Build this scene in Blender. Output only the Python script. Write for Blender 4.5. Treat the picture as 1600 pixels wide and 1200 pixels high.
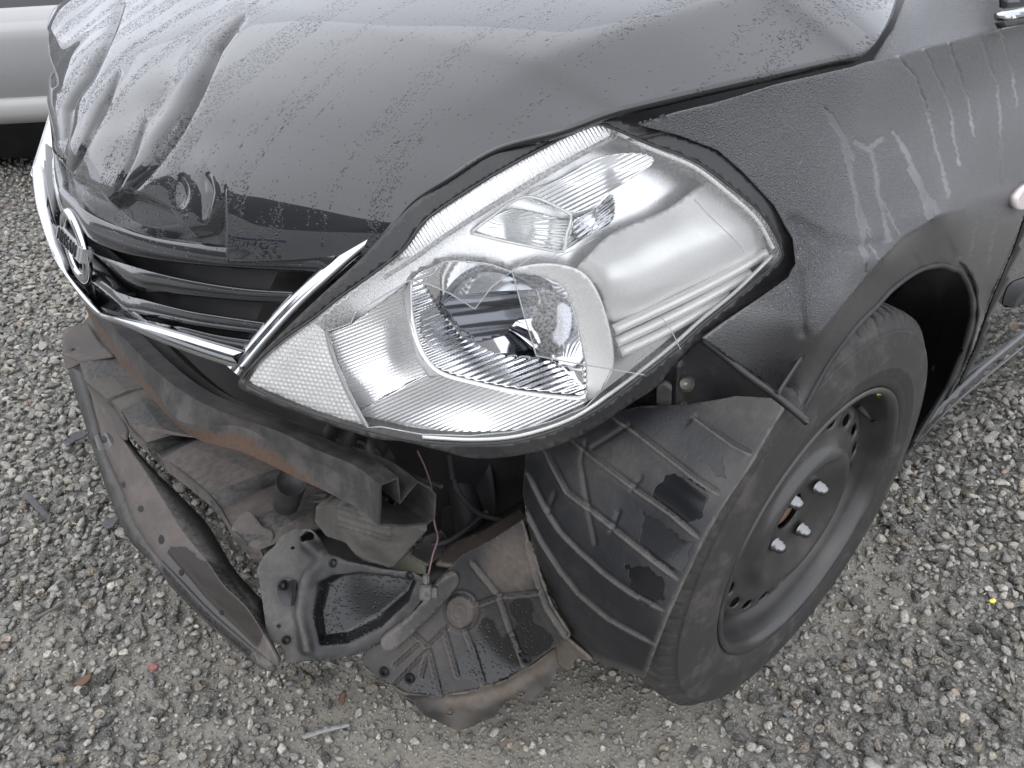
import bpy, bmesh, math, random
import numpy as np
from mathutils import Vector, Matrix
from mathutils.geometry import delaunay_2d_cdt

random.seed(7); rng = np.random.default_rng(7)
scene = bpy.context.scene
for o in list(bpy.data.objects): bpy.data.objects.remove(o)
COL = scene.collection

# ------------------------------------------------------------------ camera
CAM = np.array([.731, 1.124, 1.064]); FPX = 1167.6
yaw, pit, rol = map(math.radians, (-128.73, 36.02, -3.74))
h_ = np.array([math.cos(yaw), math.sin(yaw), 0])
FW = np.array([h_[0]*math.cos(pit), h_[1]*math.cos(pit), -math.sin(pit)])
r_ = np.array([h_[1], -h_[0], 0]); u_ = np.cross(r_, FW)
RT = math.cos(rol)*r_ + math.sin(rol)*u_; UP = -math.sin(rol)*r_ + math.cos(rol)*u_
cd = bpy.data.cameras.new('camera'); cam = bpy.data.objects.new('camera', cd); COL.objects.link(cam)
cd.sensor_width = 36; cd.lens = FPX/1600*36; cd.clip_start = .02; cd.clip_end = 400
m = Matrix.Identity(4)
for i in range(3): m[i][0], m[i][1], m[i][2], m[i][3] = RT[i], UP[i], -FW[i], CAM[i]
cam.matrix_world = m; scene.camera = cam
# ------------------------------------------------------------------ sky, sun, exposure
world = bpy.data.worlds.new('World'); scene.world = world; world.use_nodes = True
wt = world.node_tree; wn = wt.nodes; bg = wn['Background']
sky = wn.new('ShaderNodeTexSky'); sky.sky_type = 'NISHITA'; sky.sun_disc = False
SUN_EL, SUN_AZ = math.radians(58), math.radians(20)      # azimuth measured from +x towards +y
sky.sun_elevation = SUN_EL; sky.sun_rotation = math.pi/2 - SUN_AZ
sky.air_density = 1.0; sky.dust_density = 4.0; sky.ozone_density = 1.0
hs = wn.new('ShaderNodeHueSaturation'); hs.inputs['Saturation'].default_value = .16; hs.inputs['Value'].default_value = 1.0
mx = wn.new('ShaderNodeMix'); mx.data_type = 'RGBA'; mx.inputs[0].default_value = .72     # an overcast deck of cloud
mx.inputs[7].default_value = (8.9, 9.3, 10.3, 1)
wt.links.new(sky.outputs[0], hs.inputs['Color']); wt.links.new(hs.outputs[0], mx.inputs[6])
wt.links.new(mx.outputs[2], bg.inputs['Color']); bg.inputs['Strength'].default_value = .12
sl = bpy.data.lights.new('sun', 'SUN'); sl.energy = .8; sl.angle = math.radians(170); sl.color = (1, .97, .93)
so = bpy.data.objects.new('sun', sl); COL.objects.link(so)
sd = Vector((math.cos(SUN_EL)*math.cos(SUN_AZ), math.cos(SUN_EL)*math.sin(SUN_AZ), math.sin(SUN_EL)))
so.rotation_euler = sd.to_track_quat('Z', 'Y').to_euler(); so.location = (2, 2, 5)
vs = scene.view_settings; vs.view_transform = 'Standard'; vs.look = 'None'; vs.gamma = 1; vs.use_curve_mapping = False
vs.exposure = 0.85
scene.cycles.use_denoising = True; scene.cycles.max_bounces = 10; scene.cycles.transparent_max_bounces = 16
scene.cycles.glossy_bounces = 6; scene.cycles.transmission_bounces = 6; scene.cycles.caustics_reflective = False
scene.cycles.caustics_refractive = False; scene.cycles.sample_clamp_indirect = 4

# ------------------------------------------------------------------ photograph-ray helpers: where a sight line meets a real surface
def rays(px, py):
    px, py = np.asarray(px, float), np.asarray(py, float)
    return FW + RT*((px-800)/FPX)[..., None] - UP*((py-600)/FPX)[..., None]
def project(P):
    d = np.asarray(P, float)-CAM; z = d@FW
    return np.stack([800+FPX*(d@RT)/z, 600-FPX*(d@UP)/z, z], -1)
def at(px, py, ax, v):
    d = rays(px, py); i = 'xyz'.index(ax); return CAM + d*((v-CAM[i])/d[i])
def deep(px, py, t): return CAM + rays(px, py)*t
def imp(fn, t0=.3, t1=4., n=160):
    def s(px, py):
        d = rays(px, py); T = np.linspace(t0, t1, n)
        P = CAM + d[:, None, :]*T[None, :, None]; F = fn(P[..., 0], P[..., 1], P[..., 2])
        sg = (F[:, :-1] > 0) & (F[:, 1:] <= 0); k = np.where(sg.any(1), sg.argmax(1), n//4)
        a, b = T[k].copy(), T[k+1].copy()
        for _ in range(30):
            mth = (a+b)/2; Q = CAM+d*mth[:, None]; f = fn(Q[:, 0], Q[:, 1], Q[:, 2]) > 0
            a = np.where(f, mth, a); b = np.where(f, b, mth)
        return CAM + d*a[:, None]
    return s
def tps(anchors, reg=1e-5):
    """smooth surface through anchors: 3D points, (px,py,axis,value) or (px,py,depth)"""
    A = []
    for a in anchors:
        if len(a) == 4: P = at(*a); A.append((a[0], a[1], (P-CAM)@FW))
        elif isinstance(a, np.ndarray) or (len(a) == 3 and abs(a[0]) < 5 and abs(a[1]) < 5): q = project(a); A.append(tuple(q))
        else: A.append(a)
    A = np.array(A); X = A[:, :2]/1000; v = 1/A[:, 2]; N = len(A)
    def k(r2): return np.where(r2 > 1e-12, .5*r2*np.log(np.maximum(r2, 1e-12)), 0)
    K = k(((X[:, None]-X[None])**2).sum(-1)) + reg*np.eye(N); Pm = np.c_[np.ones(N), X]
    M = np.block([[K, Pm], [Pm.T, np.zeros((3, 3))]]); w = np.linalg.lstsq(M, np.r_[v, 0, 0, 0], rcond=None)[0]
    def s(px, py):
        Y = np.c_[px, py]/1000; Kq = k(((Y[:, None]-X[None])**2).sum(-1))
        inv = Kq@w[:N] + np.c_[np.ones(len(Y)), Y]@w[N:]
        return CAM + rays(px, py)/np.clip(inv, .1, 4)[:, None]
    return s
def lens_sphere():
    A, B, C = np.array([.549, .45, .62]), np.array([.086, .78, .714]), np.array([.235, .661, .854])
    n = np.cross(B-A, C-A); n /= np.linalg.norm(n); n *= np.sign(n[0])
    a, b = A-C, B-C
    cc = C + np.cross((a@a)*b-(b@b)*a, np.cross(a, b))/(2*(np.cross(a, b)@np.cross(a, b)))
    rr = np.linalg.norm(A-cc); R = .78
    return cc - n*math.sqrt(R*R-rr*rr), R
LC, LR = lens_sphere()
def lens(inset=0.):
    R = LR-inset
    def s(px, py):
        d = rays(px, py); o = CAM-LC; b = (d*o).sum(-1); a = (d*d).sum(-1); c = o@o-R*R
        disc = np.maximum(b*b-a*c, 0); t = (-b-np.sqrt(disc))/a
        return CAM + d*t[..., None]
    return s
# ------------------------------------------------------------------ object helpers
def link(o, parent=None):
    COL.objects.link(o)
    if parent is not None: o.parent = parent
    return o
def thing(name, label, cat, group=None):
    o = link(bpy.data.objects.new(name, None)); o['label'] = label; o['category'] = cat; o.empty_display_size = .05
    if group: o['group'] = group
    return o
def mesh(name, V, Fc, mat, parent=None, smooth=True, attrs=None, thick=0, offset=-1.):
    me = bpy.data.meshes.new(name); me.from_pydata([tuple(v) for v in np.asarray(V, float)], [], [tuple(map(int, f)) for f in Fc])
    if smooth: me.polygons.foreach_set('use_smooth', np.ones(len(me.polygons), bool))
    for k, v in (attrs or {}).items():
        at_ = me.attributes.new(k, 'FLOAT', 'POINT'); at_.data.foreach_set('value', np.asarray(v, np.float32))
    me.materials.append(mat); me.update()
    o = link(bpy.data.objects.new(name, me), parent)
    if thick:
        md = o.modifiers.new('thickness', 'SOLIDIFY'); md.thickness = thick; md.offset = offset
    return o
def pip(px, py, poly):
    poly = np.asarray(poly, float); x0, y0 = poly[:, 0], poly[:, 1]; x1, y1 = np.roll(x0, -1), np.roll(y0, -1)
    P = np.asarray(px)[:, None]; Q = np.asarray(py)[:, None]
    c = ((y0 > Q) != (y1 > Q)) & (P < (x1-x0)*(Q-y0)/np.where(y1 == y0, 1e-9, y1-y0)+x0)
    return c.sum(1) % 2 == 1
def cr(P, n=None, closed=False, step=None):
    """Catmull-Rom resample of a polyline"""
    P = np.asarray(P, float)
    if closed: P = np.vstack([P[-1:], P, P[:2]])
    else: P = np.vstack([2*P[:1]-P[1:2], P, 2*P[-1:]-P[-2:-1]])
    out = []
    for i in range(1, len(P)-2):
        t = np.linspace(0, 1, 17)[:-1, None]; a, b, c, d = P[i-1], P[i], P[i+1], P[i+2]
        out.append(.5*(2*b+(c-a)*t+(2*a-5*b+4*c-d)*t*t+(3*b-a-3*c+d)*t**3))
    out = np.vstack(out+[P[-2:-1]])
    return resample(out, n, step)
def resample(P, n=None, step=None):
    P = np.asarray(P, float); L = np.r_[0, np.cumsum(np.linalg.norm(np.diff(P, axis=0), axis=1))]
    if n is None: n = max(2, int(round(L[-1]/step))+1)
    t = np.linspace(0, L[-1], n); return np.stack([np.interp(t, L, P[:, i]) for i in range(P.shape[1])], 1)
def pdist(px, py, line):
    """distance in photograph pixels to a polyline, position along it (0..1), signed side"""
    line = np.asarray(line, float); best = np.full(len(px), 1e9); pos = np.zeros(len(px)); side = np.zeros(len(px))
    n = len(line)-1
    for i in range(n):
        a, b = line[i], line[i+1]; d = b-a; L2 = d@d+1e-9
        t = np.clip(((px-a[0])*d[0]+(py-a[1])*d[1])/L2, 0, 1); x, y = a[0]+t*d[0]-px, a[1]+t*d[1]-py
        r = np.hypot(x, y); k = r < best; best = np.where(k, r, best); pos = np.where(k, (i+t)/n, pos)
        side = np.where(k, d[0]*(py-a[1])-d[1]*(px-a[0]), side)
    return best, pos, np.sign(side)
def sstep(a, b, x):
    t = np.clip((x-a)/(b-a), 0, 1); return t*t*(3-2*t)
def vnormals(V, T):
    V = np.asarray(V); T = np.asarray(T); fn = np.cross(V[T[:, 1]]-V[T[:, 0]], V[T[:, 2]]-V[T[:, 0]]); N = np.zeros_like(V)
    for i in range(3): np.add.at(N, T[:, i], fn)
    return N/(np.linalg.norm(N, axis=1, keepdims=True)+1e-12)
def sheet(name, outline, surf, mat, parent=None, sp=8., thick=.003, holes=(), disp=None, masks=None, curve=True, smooth=True, offset=-1.):
    """a pressed or moulded piece: its outline and holes, the surface it lies on, its thickness, its relief"""
    rs = (lambda P: cr(P, closed=True, step=sp)[:-1]) if curve else (lambda P: resample(np.vstack([P, P[:1]]), step=sp)[:-1])
    loops = [rs(outline)]+[rs(h) for h in holes]
    pts, eds = [], []
    for L in loops:
        k = len(pts); pts += [tuple(p) for p in L]; eds += [(k+i, k+(i+1) % len(L)) for i in range(len(L))]
    O = loops[0]; x0, y0 = O.min(0); x1, y1 = O.max(0); hh = sp*.866
    g = [(x0+sp*(i+.5*(j % 2)), y0+hh*j) for j in range(int((y1-y0)/hh)+2) for i in range(int((x1-x0)/sp)+2)]
    g = np.array(g); g = g[pip(g[:, 0], g[:, 1], O)]
    for h in loops[1:]: g = g[~pip(g[:, 0], g[:, 1], h)]
    B = np.array(pts)
    keep = np.ones(len(g), bool)
    for i in range(0, len(g), 4000):
        keep[i:i+4000] = (((g[i:i+4000, None]-B[None])**2).sum(-1).min(1) > (.5*sp)**2)
    g = g[keep]; pts += [tuple(p) for p in g]
    r = delaunay_2d_cdt([Vector((float(p[0]), float(p[1]))) for p in pts], eds, [], 0, 1e-6)
    V2 = np.array([(v[0], v[1]) for v in r[0]]); T = np.array([tuple(f) for f in r[2]])
    c = V2[T].mean(1); ok = pip(c[:, 0], c[:, 1], O)
    for h in loops[1:]: ok &= ~pip(c[:, 0], c[:, 1], h)
    T = T[ok]; used = np.unique(T); rm = np.full(len(V2), -1); rm[used] = np.arange(len(used)); V2 = V2[used]; T = rm[T]
    px, py = V2[:, 0], V2[:, 1]; V = surf(px, py)
    n = np.cross(V[T[:, 1]]-V[T[:, 0]], V[T[:, 2]]-V[T[:, 0]]); flip = ((CAM-V[T[:, 0]])*n).sum(1) < 0
    T[flip] = T[flip][:, ::-1]
    if disp is not None: V = V + vnormals(V, T)*disp(px, py)[:, None]
    at_ = {k: f(px, py) for k, f in (masks or {}).items()}
    return mesh(name, V, T, mat, parent, smooth, at_, thick, offset)
def ribbon(name, lines, mat, parent=None, n=40, closed=False, smooth=True, thick=0, caps=False, curve=True, attrs=None):
    """a skin over several polylines that run side by side"""
    L = [cr(l, n) if curve else resample(l, n) for l in lines]; V = np.vstack(L); F = []; k = len(L)
    for i in range(k if closed else k-1):
        a, b = i*n, ((i+1) % k)*n
        F += [(a+j, a+j+1, b+j+1, b+j) for j in range(n-1)]
    if caps: F += [tuple(i*n for i in range(k)), tuple(i*n+n-1 for i in reversed(range(k)))]
    o = mesh(name, V, F, mat, parent, smooth, attrs, thick, 0)
    return o
def tube(name, P, r, mat, parent=None, n=8, step=None, curve=True, flat=1.):
    P = np.asarray(P, float); P = cr(P, step=step or .006) if curve else P
    T = np.gradient(P, axis=0); T /= np.linalg.norm(T, axis=1, keepdims=True)+1e-12
    up = np.array([0, 0, 1.]); A = np.cross(T, up); bad = np.linalg.norm(A, axis=1) < .1; A[bad] = np.cross(T[bad], [1., 0, 0])
    A /= np.linalg.norm(A, axis=1, keepdims=True); B = np.cross(A, T); V, F = [], []
    for i in range(len(P)):
        rr = r if np.isscalar(r) else r[min(i, len(r)-1)]
        V += [P[i]+rr*(A[i]*math.cos(a)+flat*B[i]*math.sin(a)) for a in np.linspace(0, 2*math.pi, n, endpoint=False)]
    for i in range(len(P)-1):
        F += [(i*n+j, i*n+(j+1) % n, (i+1)*n+(j+1) % n, (i+1)*n+j) for j in range(n)]
    F += [tuple(range(n)), tuple((len(P)-1)*n+j for j in reversed(range(n)))]
    return mesh(name, V, F, mat, parent)
def lathe(name, prof, centre, mat, parent=None, n=96, smooth=True, thick=0, disp=None):
    """profile of (y, r) turned round the wheel axis (y)"""
    V, F = [], []; prof = np.asarray(prof, float); k = len(prof)
    for i in range(n):
        a = 2*math.pi*i/n
        for j, (y, r) in enumerate(prof):
            rr = r + (disp(a, j, y) if disp else 0); V.append((centre[0]+rr*math.cos(a), y, centre[2]+rr*math.sin(a)))
    for i in range(n):
        F += [(i*k+j, i*k+j+1, ((i+1) % n)*k+j+1, ((i+1) % n)*k+j) for j in range(k-1)]
    return mesh(name, V, F, mat, parent, smooth, None, thick, 0)
def box(name, c, s, mat, parent=None, rot=None, bev=.15):
    bm = bmesh.new(); bmesh.ops.create_cube(bm, size=1)
    bmesh.ops.scale(bm, vec=s, verts=bm.verts)
    bmesh.ops.bevel(bm, geom=list(bm.edges), offset=min(s)*bev, segments=2, affect='EDGES')
    if rot is not None: bmesh.ops.transform(bm, matrix=rot, verts=bm.verts)
    bmesh.ops.translate(bm, vec=Vector(c), verts=bm.verts)
    me = bpy.data.meshes.new(name); bm.to_mesh(me); bm.free(); me.materials.append(mat)
    return link(bpy.data.objects.new(name, me), parent)
# ------------------------------------------------------------------ materials
class NT:
    def __init__(s, name):
        s.m = bpy.data.materials.new(name); s.m.use_nodes = True; s.t = s.m.node_tree; s.n = s.t.nodes
        s.b = s.n['Principled BSDF']; s.tc = s.n.new('ShaderNodeTexCoord')
    def v(s, sock, val):
        if isinstance(val, (int, float)): sock.default_value = val
        elif isinstance(val, tuple): sock.default_value = val if len(val) == 4 or sock.type == 'VECTOR' else (*val, 1)
        else: s.t.links.new(val, sock)
    def set(s, **k):
        for a, b in k.items(): s.v(s.b.inputs[a.replace('_', ' ')], b)
    def math(s, op, a, b=0., c=0., clamp=False):
        n = s.n.new('ShaderNodeMath'); n.operation = op; n.use_clamp = clamp
        for i, x in enumerate((a, b, c)): s.v(n.inputs[i], x)
        return n.outputs[0]
    def map(s, scale=(1, 1, 1), rot=(0, 0, 0), src='Object'):
        n = s.n.new('ShaderNodeMapping'); s.t.links.new(s.tc.outputs[src], n.inputs[0])
        n.inputs['Scale'].default_value = scale; n.inputs['Rotation'].default_value = rot; return n.outputs[0]
    def noise(s, scale, detail=4, rough=.55, vec=None, out=0):
        n = s.n.new('ShaderNodeTexNoise'); n.inputs['Scale'].default_value = scale; n.inputs['Detail'].default_value = detail
        n.inputs['Roughness'].default_value = rough; s.t.links.new(vec if vec is not None else s.tc.outputs['Object'], n.inputs['Vector'])
        return n.outputs[out]
    def vor(s, scale, vec=None, rand=1., feature='F1'):
        n = s.n.new('ShaderNodeTexVoronoi'); n.feature = feature; n.inputs['Scale'].default_value = scale; n.inputs['Randomness'].default_value = rand
        s.t.links.new(vec if vec is not None else s.tc.outputs['Object'], n.inputs['Vector']); return n
    def ramp(s, f, a, b, lo=0., hi=1.):
        n = s.n.new('ShaderNodeMapRange'); n.interpolation_type = 'SMOOTHSTEP'; s.v(n.inputs[0], f)
        for i, x in enumerate((a, b, lo, hi)): n.inputs[i+1].default_value = x
        return n.outputs[0]
    def mix(s, f, a, b):
        n = s.n.new('ShaderNodeMix'); n.data_type = 'RGBA'; s.v(n.inputs[0], f); s.v(n.inputs[6], a); s.v(n.inputs[7], b); return n.outputs[2]
    def attr(s, name):
        n = s.n.new('ShaderNodeAttribute'); n.attribute_name = name; return n.outputs['Fac']
    def acol(s, name):
        n = s.n.new('ShaderNodeAttribute'); n.attribute_name = name; return n.outputs['Color']
    def bump(s, h, dist=.002, strength=1., nrm=None):
        n = s.n.new('ShaderNodeBump'); n.inputs['Distance'].default_value = dist; n.inputs['Strength'].default_value = strength
        s.t.links.new(h, n.inputs['Height'])
        if nrm is not None: s.t.links.new(nrm, n.inputs['Normal'])
        return n.outputs[0]
    def drops(s, scale, cover, big=1.):
        """height of water drops: one cell in so many carries a dome"""
        v = s.vor(scale); sc = s.n.new('ShaderNodeSeparateColor'); s.t.links.new(v.outputs['Color'], sc.inputs[0])
        on = s.math('LESS_THAN', sc.outputs[0], cover)
        rad = s.math('MULTIPLY_ADD', sc.outputs[1], .28*big, .2*big)
        q = s.math('DIVIDE', v.outputs['Distance'], rad); d = s.math('SUBTRACT', 1., s.math('MULTIPLY', q, q), clamp=True)
        return s.math('MULTIPLY', s.math('MULTIPLY', s.math('SQRT', d), rad), on)

def simple(name, col, rough=.5, metal=0., **k):
    t = NT(name); t.set(Base_Color=col, Roughness=rough, Metallic=metal, **k); return t.m
M = {}
def paint(name, kind):
    t = NT(name); dirt = t.noise(9, 5, .6)
    t.set(Base_Color=t.mix(t.ramp(dirt, .45, .8), (.006, .0065, .008), (.012, .012, .013)), Roughness=.45, IOR=1.45, Specular_IOR_Level=.2)
    t.set(Coat_Weight=1., Coat_Roughness=.015, Coat_IOR=1.9 if kind == 'fender' else 1.63)
    if kind == 'hood':
        st = t.noise(1., 4, .6, t.map((2.2, 21, 4)))            # trails the rain has run in
        msk = t.ramp(st, .49, .565, .035, .95)
        h1 = t.drops(390, msk, 1.2); h2 = t.drops(150, t.math('MULTIPLY', msk, .22), 1.0)
        h = t.math('ADD', h1, t.math('MULTIPLY', h2, 1.6))
        n = t.bump(h, .0012, .7)
        t.set(Coat_Weight=t.math('MULTIPLY_ADD', t.ramp(h, .05, .22), -.52, 1.))
        t.set(Coat_Normal=n, Normal=n)
    elif kind == 'fender':
        run = t.attr('run'); keep = t.math('SUBTRACT', 1., run, clamp=True)
        h1 = t.noise(760, 3, .65); h2 = t.drops(470, .9, 1.25)
        h = t.math('MULTIPLY', t.math('ADD', t.math('MULTIPLY', t.ramp(h1, .35, .65), .5), h2), keep)
        n = t.bump(h, .0016, .85)
        t.set(Coat_Normal=n, Normal=n)
        t.set(Coat_Roughness=t.math('MULTIPLY_ADD', keep, .15, .03))
        t.set(Base_Color=t.mix(keep, (.007, .007, .008), (.030, .031, .036)))
        t.set(Coat_Weight=t.math('MULTIPLY_ADD', keep, .0, 1.))
    else:
        h = t.drops(260, .12); n = t.bump(h, .0025, .7); t.set(Coat_Normal=n)
    return t.m
M['hood'] = paint('black_paint_streaked', 'hood'); M['fender'] = paint('black_paint_misted', 'fender'); M['gloss'] = paint('black_gloss', 'gloss')
def plastic(name, col, dust, amt=.5, rough=.55, scale=14, wet=True, lift=1.):
    """weathered moulded plastic: dust, scuffs, wet patches (attribute wet), dusty ridges (attribute dust)"""
    t = NT(name); n1 = t.noise(scale, 6, .62); n2 = t.noise(scale*9, 4, .6); n3 = t.noise(scale*38, 2, .5)
    f = t.ramp(n1, .42, .72, 0., amt); f = t.math('ADD', f, t.math('MULTIPLY', t.ramp(n2, .5, .8), amt*.45))
    f = t.math('ADD', f, t.math('MULTIPLY', t.attr('dust'), t.math('MULTIPLY_ADD', n2, 1.1, .25)), clamp=True)
    w = t.ramp(t.math('ADD', t.attr('wet'), t.math('MULTIPLY_ADD', n2, .3, -.15)), .46, .54)
    f = t.math('MULTIPLY', f, t.math('MULTIPLY_ADD', w, -.8, 1.))
    ge = t.n.new('ShaderNodeNewGeometry'); wear = t.math('MULTIPLY', t.ramp(ge.outputs['Pointiness'], .52, .60), t.ramp(n2, .35, .6, .15, .75))
    f = t.math('ADD', f, wear, clamp=True)
    spk = t.ramp(t.noise(scale*60, 1, .5), .74, .80, 0., .35)
    c = t.mix(f, col, dust); c = t.mix(spk, c, (.32, .31, .29)); c = t.mix(t.math('MULTIPLY', w, .62), c, tuple(x*.25 for x in col))
    t.set(Base_Color=c, Roughness=t.math('SUBTRACT', t.math('MULTIPLY_ADD', f, .25, rough), t.math('MULTIPLY', w, rough-.16)))
    hb = t.math('ADD', t.math('MULTIPLY', n3, .35), t.math('MULTIPLY', n2, .6))
    dr = t.math('MULTIPLY', t.drops(230, .75), t.math('MULTIPLY', t.attr('beads'), 6.))
    t.set(Normal=t.bump(t.math('ADD', t.math('MULTIPLY', hb, t.math('MULTIPLY_ADD', w, -.8, 1.)), dr), .0009, .6))
    return t.m
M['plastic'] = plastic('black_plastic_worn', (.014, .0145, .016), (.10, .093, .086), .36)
M['liner'] = plastic('black_plastic_dusty', (.0075, .008, .0105), (.085, .078, .069), .17, .42, 9)
M['tray'] = plastic('grey_plastic_dusty', (.052, .045, .041), (.115, .100, .090), .7, .65, 11)
M['brown'] = plastic('black_plastic_muddy', (.011, .011, .012), (.10, .082, .067), .26, .5, 12)
M['dark'] = plastic('black_plastic_inner', (.012, .012, .014), (.04, .038, .036), .4, .6)
M['bezel'] = plastic('black_lamp_moulding', (.014, .014, .016), (.07, .066, .06), .22, .3)
M['block'] = plastic('grey_foam_block', (.042, .040, .037), (.10, .093, .085), .7, .7, 16)
def beam_mat():
    t = NT('painted_steel_rusty'); n1 = t.noise(16, 6, .65); n2 = t.noise(1., 5, .6, t.map((160, 160, 22))); n3 = t.noise(200, 3)
    c = t.mix(t.ramp(n1, .38, .66), (.030, .029, .029), (.078, .072, .067))
    c = t.mix(t.ramp(n3, .62, .75, 0, .4), c, (.10, .09, .08))
    ru = t.ramp(t.math('ADD', t.attr('rust'), t.math('MULTIPLY_ADD', n2, .9, -.45)), .42, .62)
    rc = t.mix(n3, (.045, .026, .017), (.10, .060, .038)); c = t.mix(t.math('MULTIPLY', ru, .9), c, rc)
    t.set(Base_Color=c, Roughness=t.math('MULTIPLY_ADD', ru, .35, .48), Metallic=0., Normal=t.bump(t.math('ADD', n3, t.math('MULTIPLY', ru, n2)), .0006, .6))
    return t.m
M['beam'] = beam_mat()
def chrome_mat():
    t = NT('chrome_weathered'); n = t.noise(60, 4); t.set(Base_Color=(.54, .55, .56), Metallic=1., Roughness=t.ramp(n, .4, .8, .08, .24)); return t.m
M['chrome'] = chrome_mat()
M['mirror'] = simple('reflector_chrome', (.74, .75, .77), .07, 1.); M['badge'] = simple('badge_chrome', (.5, .505, .51), .3, .75); M['darkchrome'] = simple('reflection_dark_chrome', (.13, .135, .15), .16, 1.); M['nut'] = simple('nut_zinc', (.20, .202, .205), .13, 1.)
def silver(name, r0, r1, col=(.9, .905, .905), met=.72):
    t = NT(name); t.set(Base_Color=col, Metallic=met, Roughness=t.ramp(t.noise(25, 4), .3, .75, r0, r1)); return t.m
M['silver'] = silver('reflector_silver', .22, .34); M['satin'] = silver('reflector_satin', .34, .46, (.94, .935, .91), .28); M['grey'] = simple('lamp_grey_plastic', (.36, .36, .36), .5)
def lens_mat():
    t = NT('lamp_lens_clear'); out = t.n['Material Output']; t.n.remove(t.b)
    tr = t.n.new('ShaderNodeBsdfTransparent'); gl = t.n.new('ShaderNodeBsdfGlossy'); df = t.n.new('ShaderNodeBsdfTranslucent'); dd = t.n.new('ShaderNodeBsdfDiffuse')
    fr = t.n.new('ShaderNodeFresnel'); fr.inputs[0].default_value = 1.5
    m1, m2, m3 = (t.n.new('ShaderNodeMixShader') for _ in range(3))
    tr.inputs[0].default_value = (.97, .975, .975, 1); gl.inputs['Roughness'].default_value = .05
    df.inputs[0].default_value = (.85, .85, .83, 1); dd.inputs[0].default_value = (.78, .78, .76, 1)
    mist = t.attr('mist'); n1 = t.noise(10, 4); n2 = t.noise(420, 2)
    h = t.math('ADD', t.math('MULTIPLY', t.math('MULTIPLY', t.ramp(n2, .35, .7), mist), .8), t.drops(240, t.math('MULTIPLY_ADD', mist, .4, .04)))
    b = t.bump(h, .0016, .7); t.t.links.new(b, gl.inputs['Normal']); t.t.links.new(b, fr.inputs['Normal'])
    L = t.t.links.new
    L(df.outputs[0], m1.inputs[1]); L(dd.outputs[0], m1.inputs[2]); m1.inputs[0].default_value = .5
    hz = t.math('MULTIPLY', t.math('MULTIPLY_ADD', mist, .5, .05), t.math('MULTIPLY', t.ramp(n1, .25, .75, .6, 1.2), t.ramp(n2, .35, .65, .45, 1.25)), clamp=True)
    L(hz, m2.inputs[0]); L(tr.outputs[0], m2.inputs[1]); L(m1.outputs[0], m2.inputs[2])
    L(fr.outputs[0], m3.inputs[0]); L(m2.outputs[0], m3.inputs[1]); L(gl.outputs[0], m3.inputs[2]); L(m3.outputs[0], out.inputs[0])
    return t.m
M['lens'] = lens_mat()
M['edge'] = simple('lens_broken_edge', (.45, .47, .47), .25, 0., Transmission_Weight=.5)
def rubber():
    t = NT('tyre_rubber_dusty'); n = t.noise(22, 5, .65); n2 = t.noise(150, 3)
    f = t.math('ADD', t.ramp(n, .45, .75, 0, .55), t.math('MULTIPLY', t.ramp(n2, .55, .8), .35)); c = t.mix(f, (.024, .0225, .0215), (.105, .093, .082))
    t.set(Base_Color=c, Roughness=.72, Normal=t.bump(n2, .0005, .5)); return t.m
M['rubber'] = rubber()
def rimmat():
    t = NT('black_steel_wheel'); n = t.noise(18, 5, .6); n2 = t.noise(120, 3)
    c = t.mix(t.ramp(n, .45, .8, 0, .6), (.026, .025, .025), (.075, .066, .060)); c = t.mix(t.ramp(n2, .66, .78, 0, .3), c, (.09, .075, .06))
    t.set(Base_Color=c, Roughness=t.ramp(n, .3, .8, .3, .5), Coat_Weight=.25, Coat_Roughness=.2); return t.m
M['rim'] = rimmat()
M['rusty'] = simple('rusty_hub', (.13, .075, .045), .75); M['chalk'] = simple('chalk_mark', (.55, .52, .42), .8); M['yellow'] = simple('yellow_dab', (.75, .72, .12), .6)
M['black'] = simple('void_black', (.006, .006, .007), .6); M['steel'] = simple('bolt_steel', (.32, .32, .28), .45, .6)
M['cream'] = plastic('washer_bottle_plastic', (.22, .23, .175), (.26, .25, .2), .5, .45, 10)
M['wire'] = simple('wire_pink', (.12, .07, .08), .5); M['glass'] = simple('window_glass_dark', (.01, .012, .014), .05)
M['amber'] = simple('repeater_clear', (.62, .56, .54), .18, 0., Coat_Weight=1.)
def car_silver():
    t = NT('silver_paint'); n = t.noise(3, 3); t.set(Base_Color=t.mix(n, (.33, .33, .335), (.38, .38, .385)), Metallic=.2, Roughness=.4, Coat_Weight=.6, Coat_Roughness=.06); return t.m
M['silverpaint'] = car_silver(); M['lightstrip'] = simple('pale_sill_paint', (.34, .335, .325), .35, .1, Coat_Weight=.5)
def stone_mat(name, attr):
    t = NT(name)
    if attr: base = t.acol('tint')
    else:
        oi = t.n.new('ShaderNodeObjectInfo'); rp = t.n.new('ShaderNodeValToRGB'); t.t.links.new(oi.outputs['Random'], rp.inputs[0]); e = rp.color_ramp.elements
        e[0].color = (.12, .118, .112, 1); e[1].color = (.42, .41, .38, 1); 
        for p, c in ((.25, (.22, .216, .20, 1)), (.5, (.30, .29, .265, 1)), (.72, (.34, .322, .28, 1)), (.92, (.36, .31, .24, 1))):
            q = rp.color_ramp.elements.new(p); q.color = c
        base = rp.outputs[0]
    K = 1. if attr else .011; n = t.noise(320*K, 3, .6); n2 = t.noise(90*K, 4, .6)
    c = t.mix(t.ramp(n, .48, .64, 0, .62), base, (.06, .058, .055)); c = t.mix(t.ramp(t.noise(430*K, 2, .5), .54, .66, 0, .38), c, (.52, .505, .46)); c = t.mix(t.ramp(n2, .55, .75, 0, .3), c, (.40, .39, .36))
    t.set(Base_Color=c, Roughness=.82, Normal=t.bump(t.math('ADD', n, n2), .0012 if attr else .035, .8)); return t.m
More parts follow.
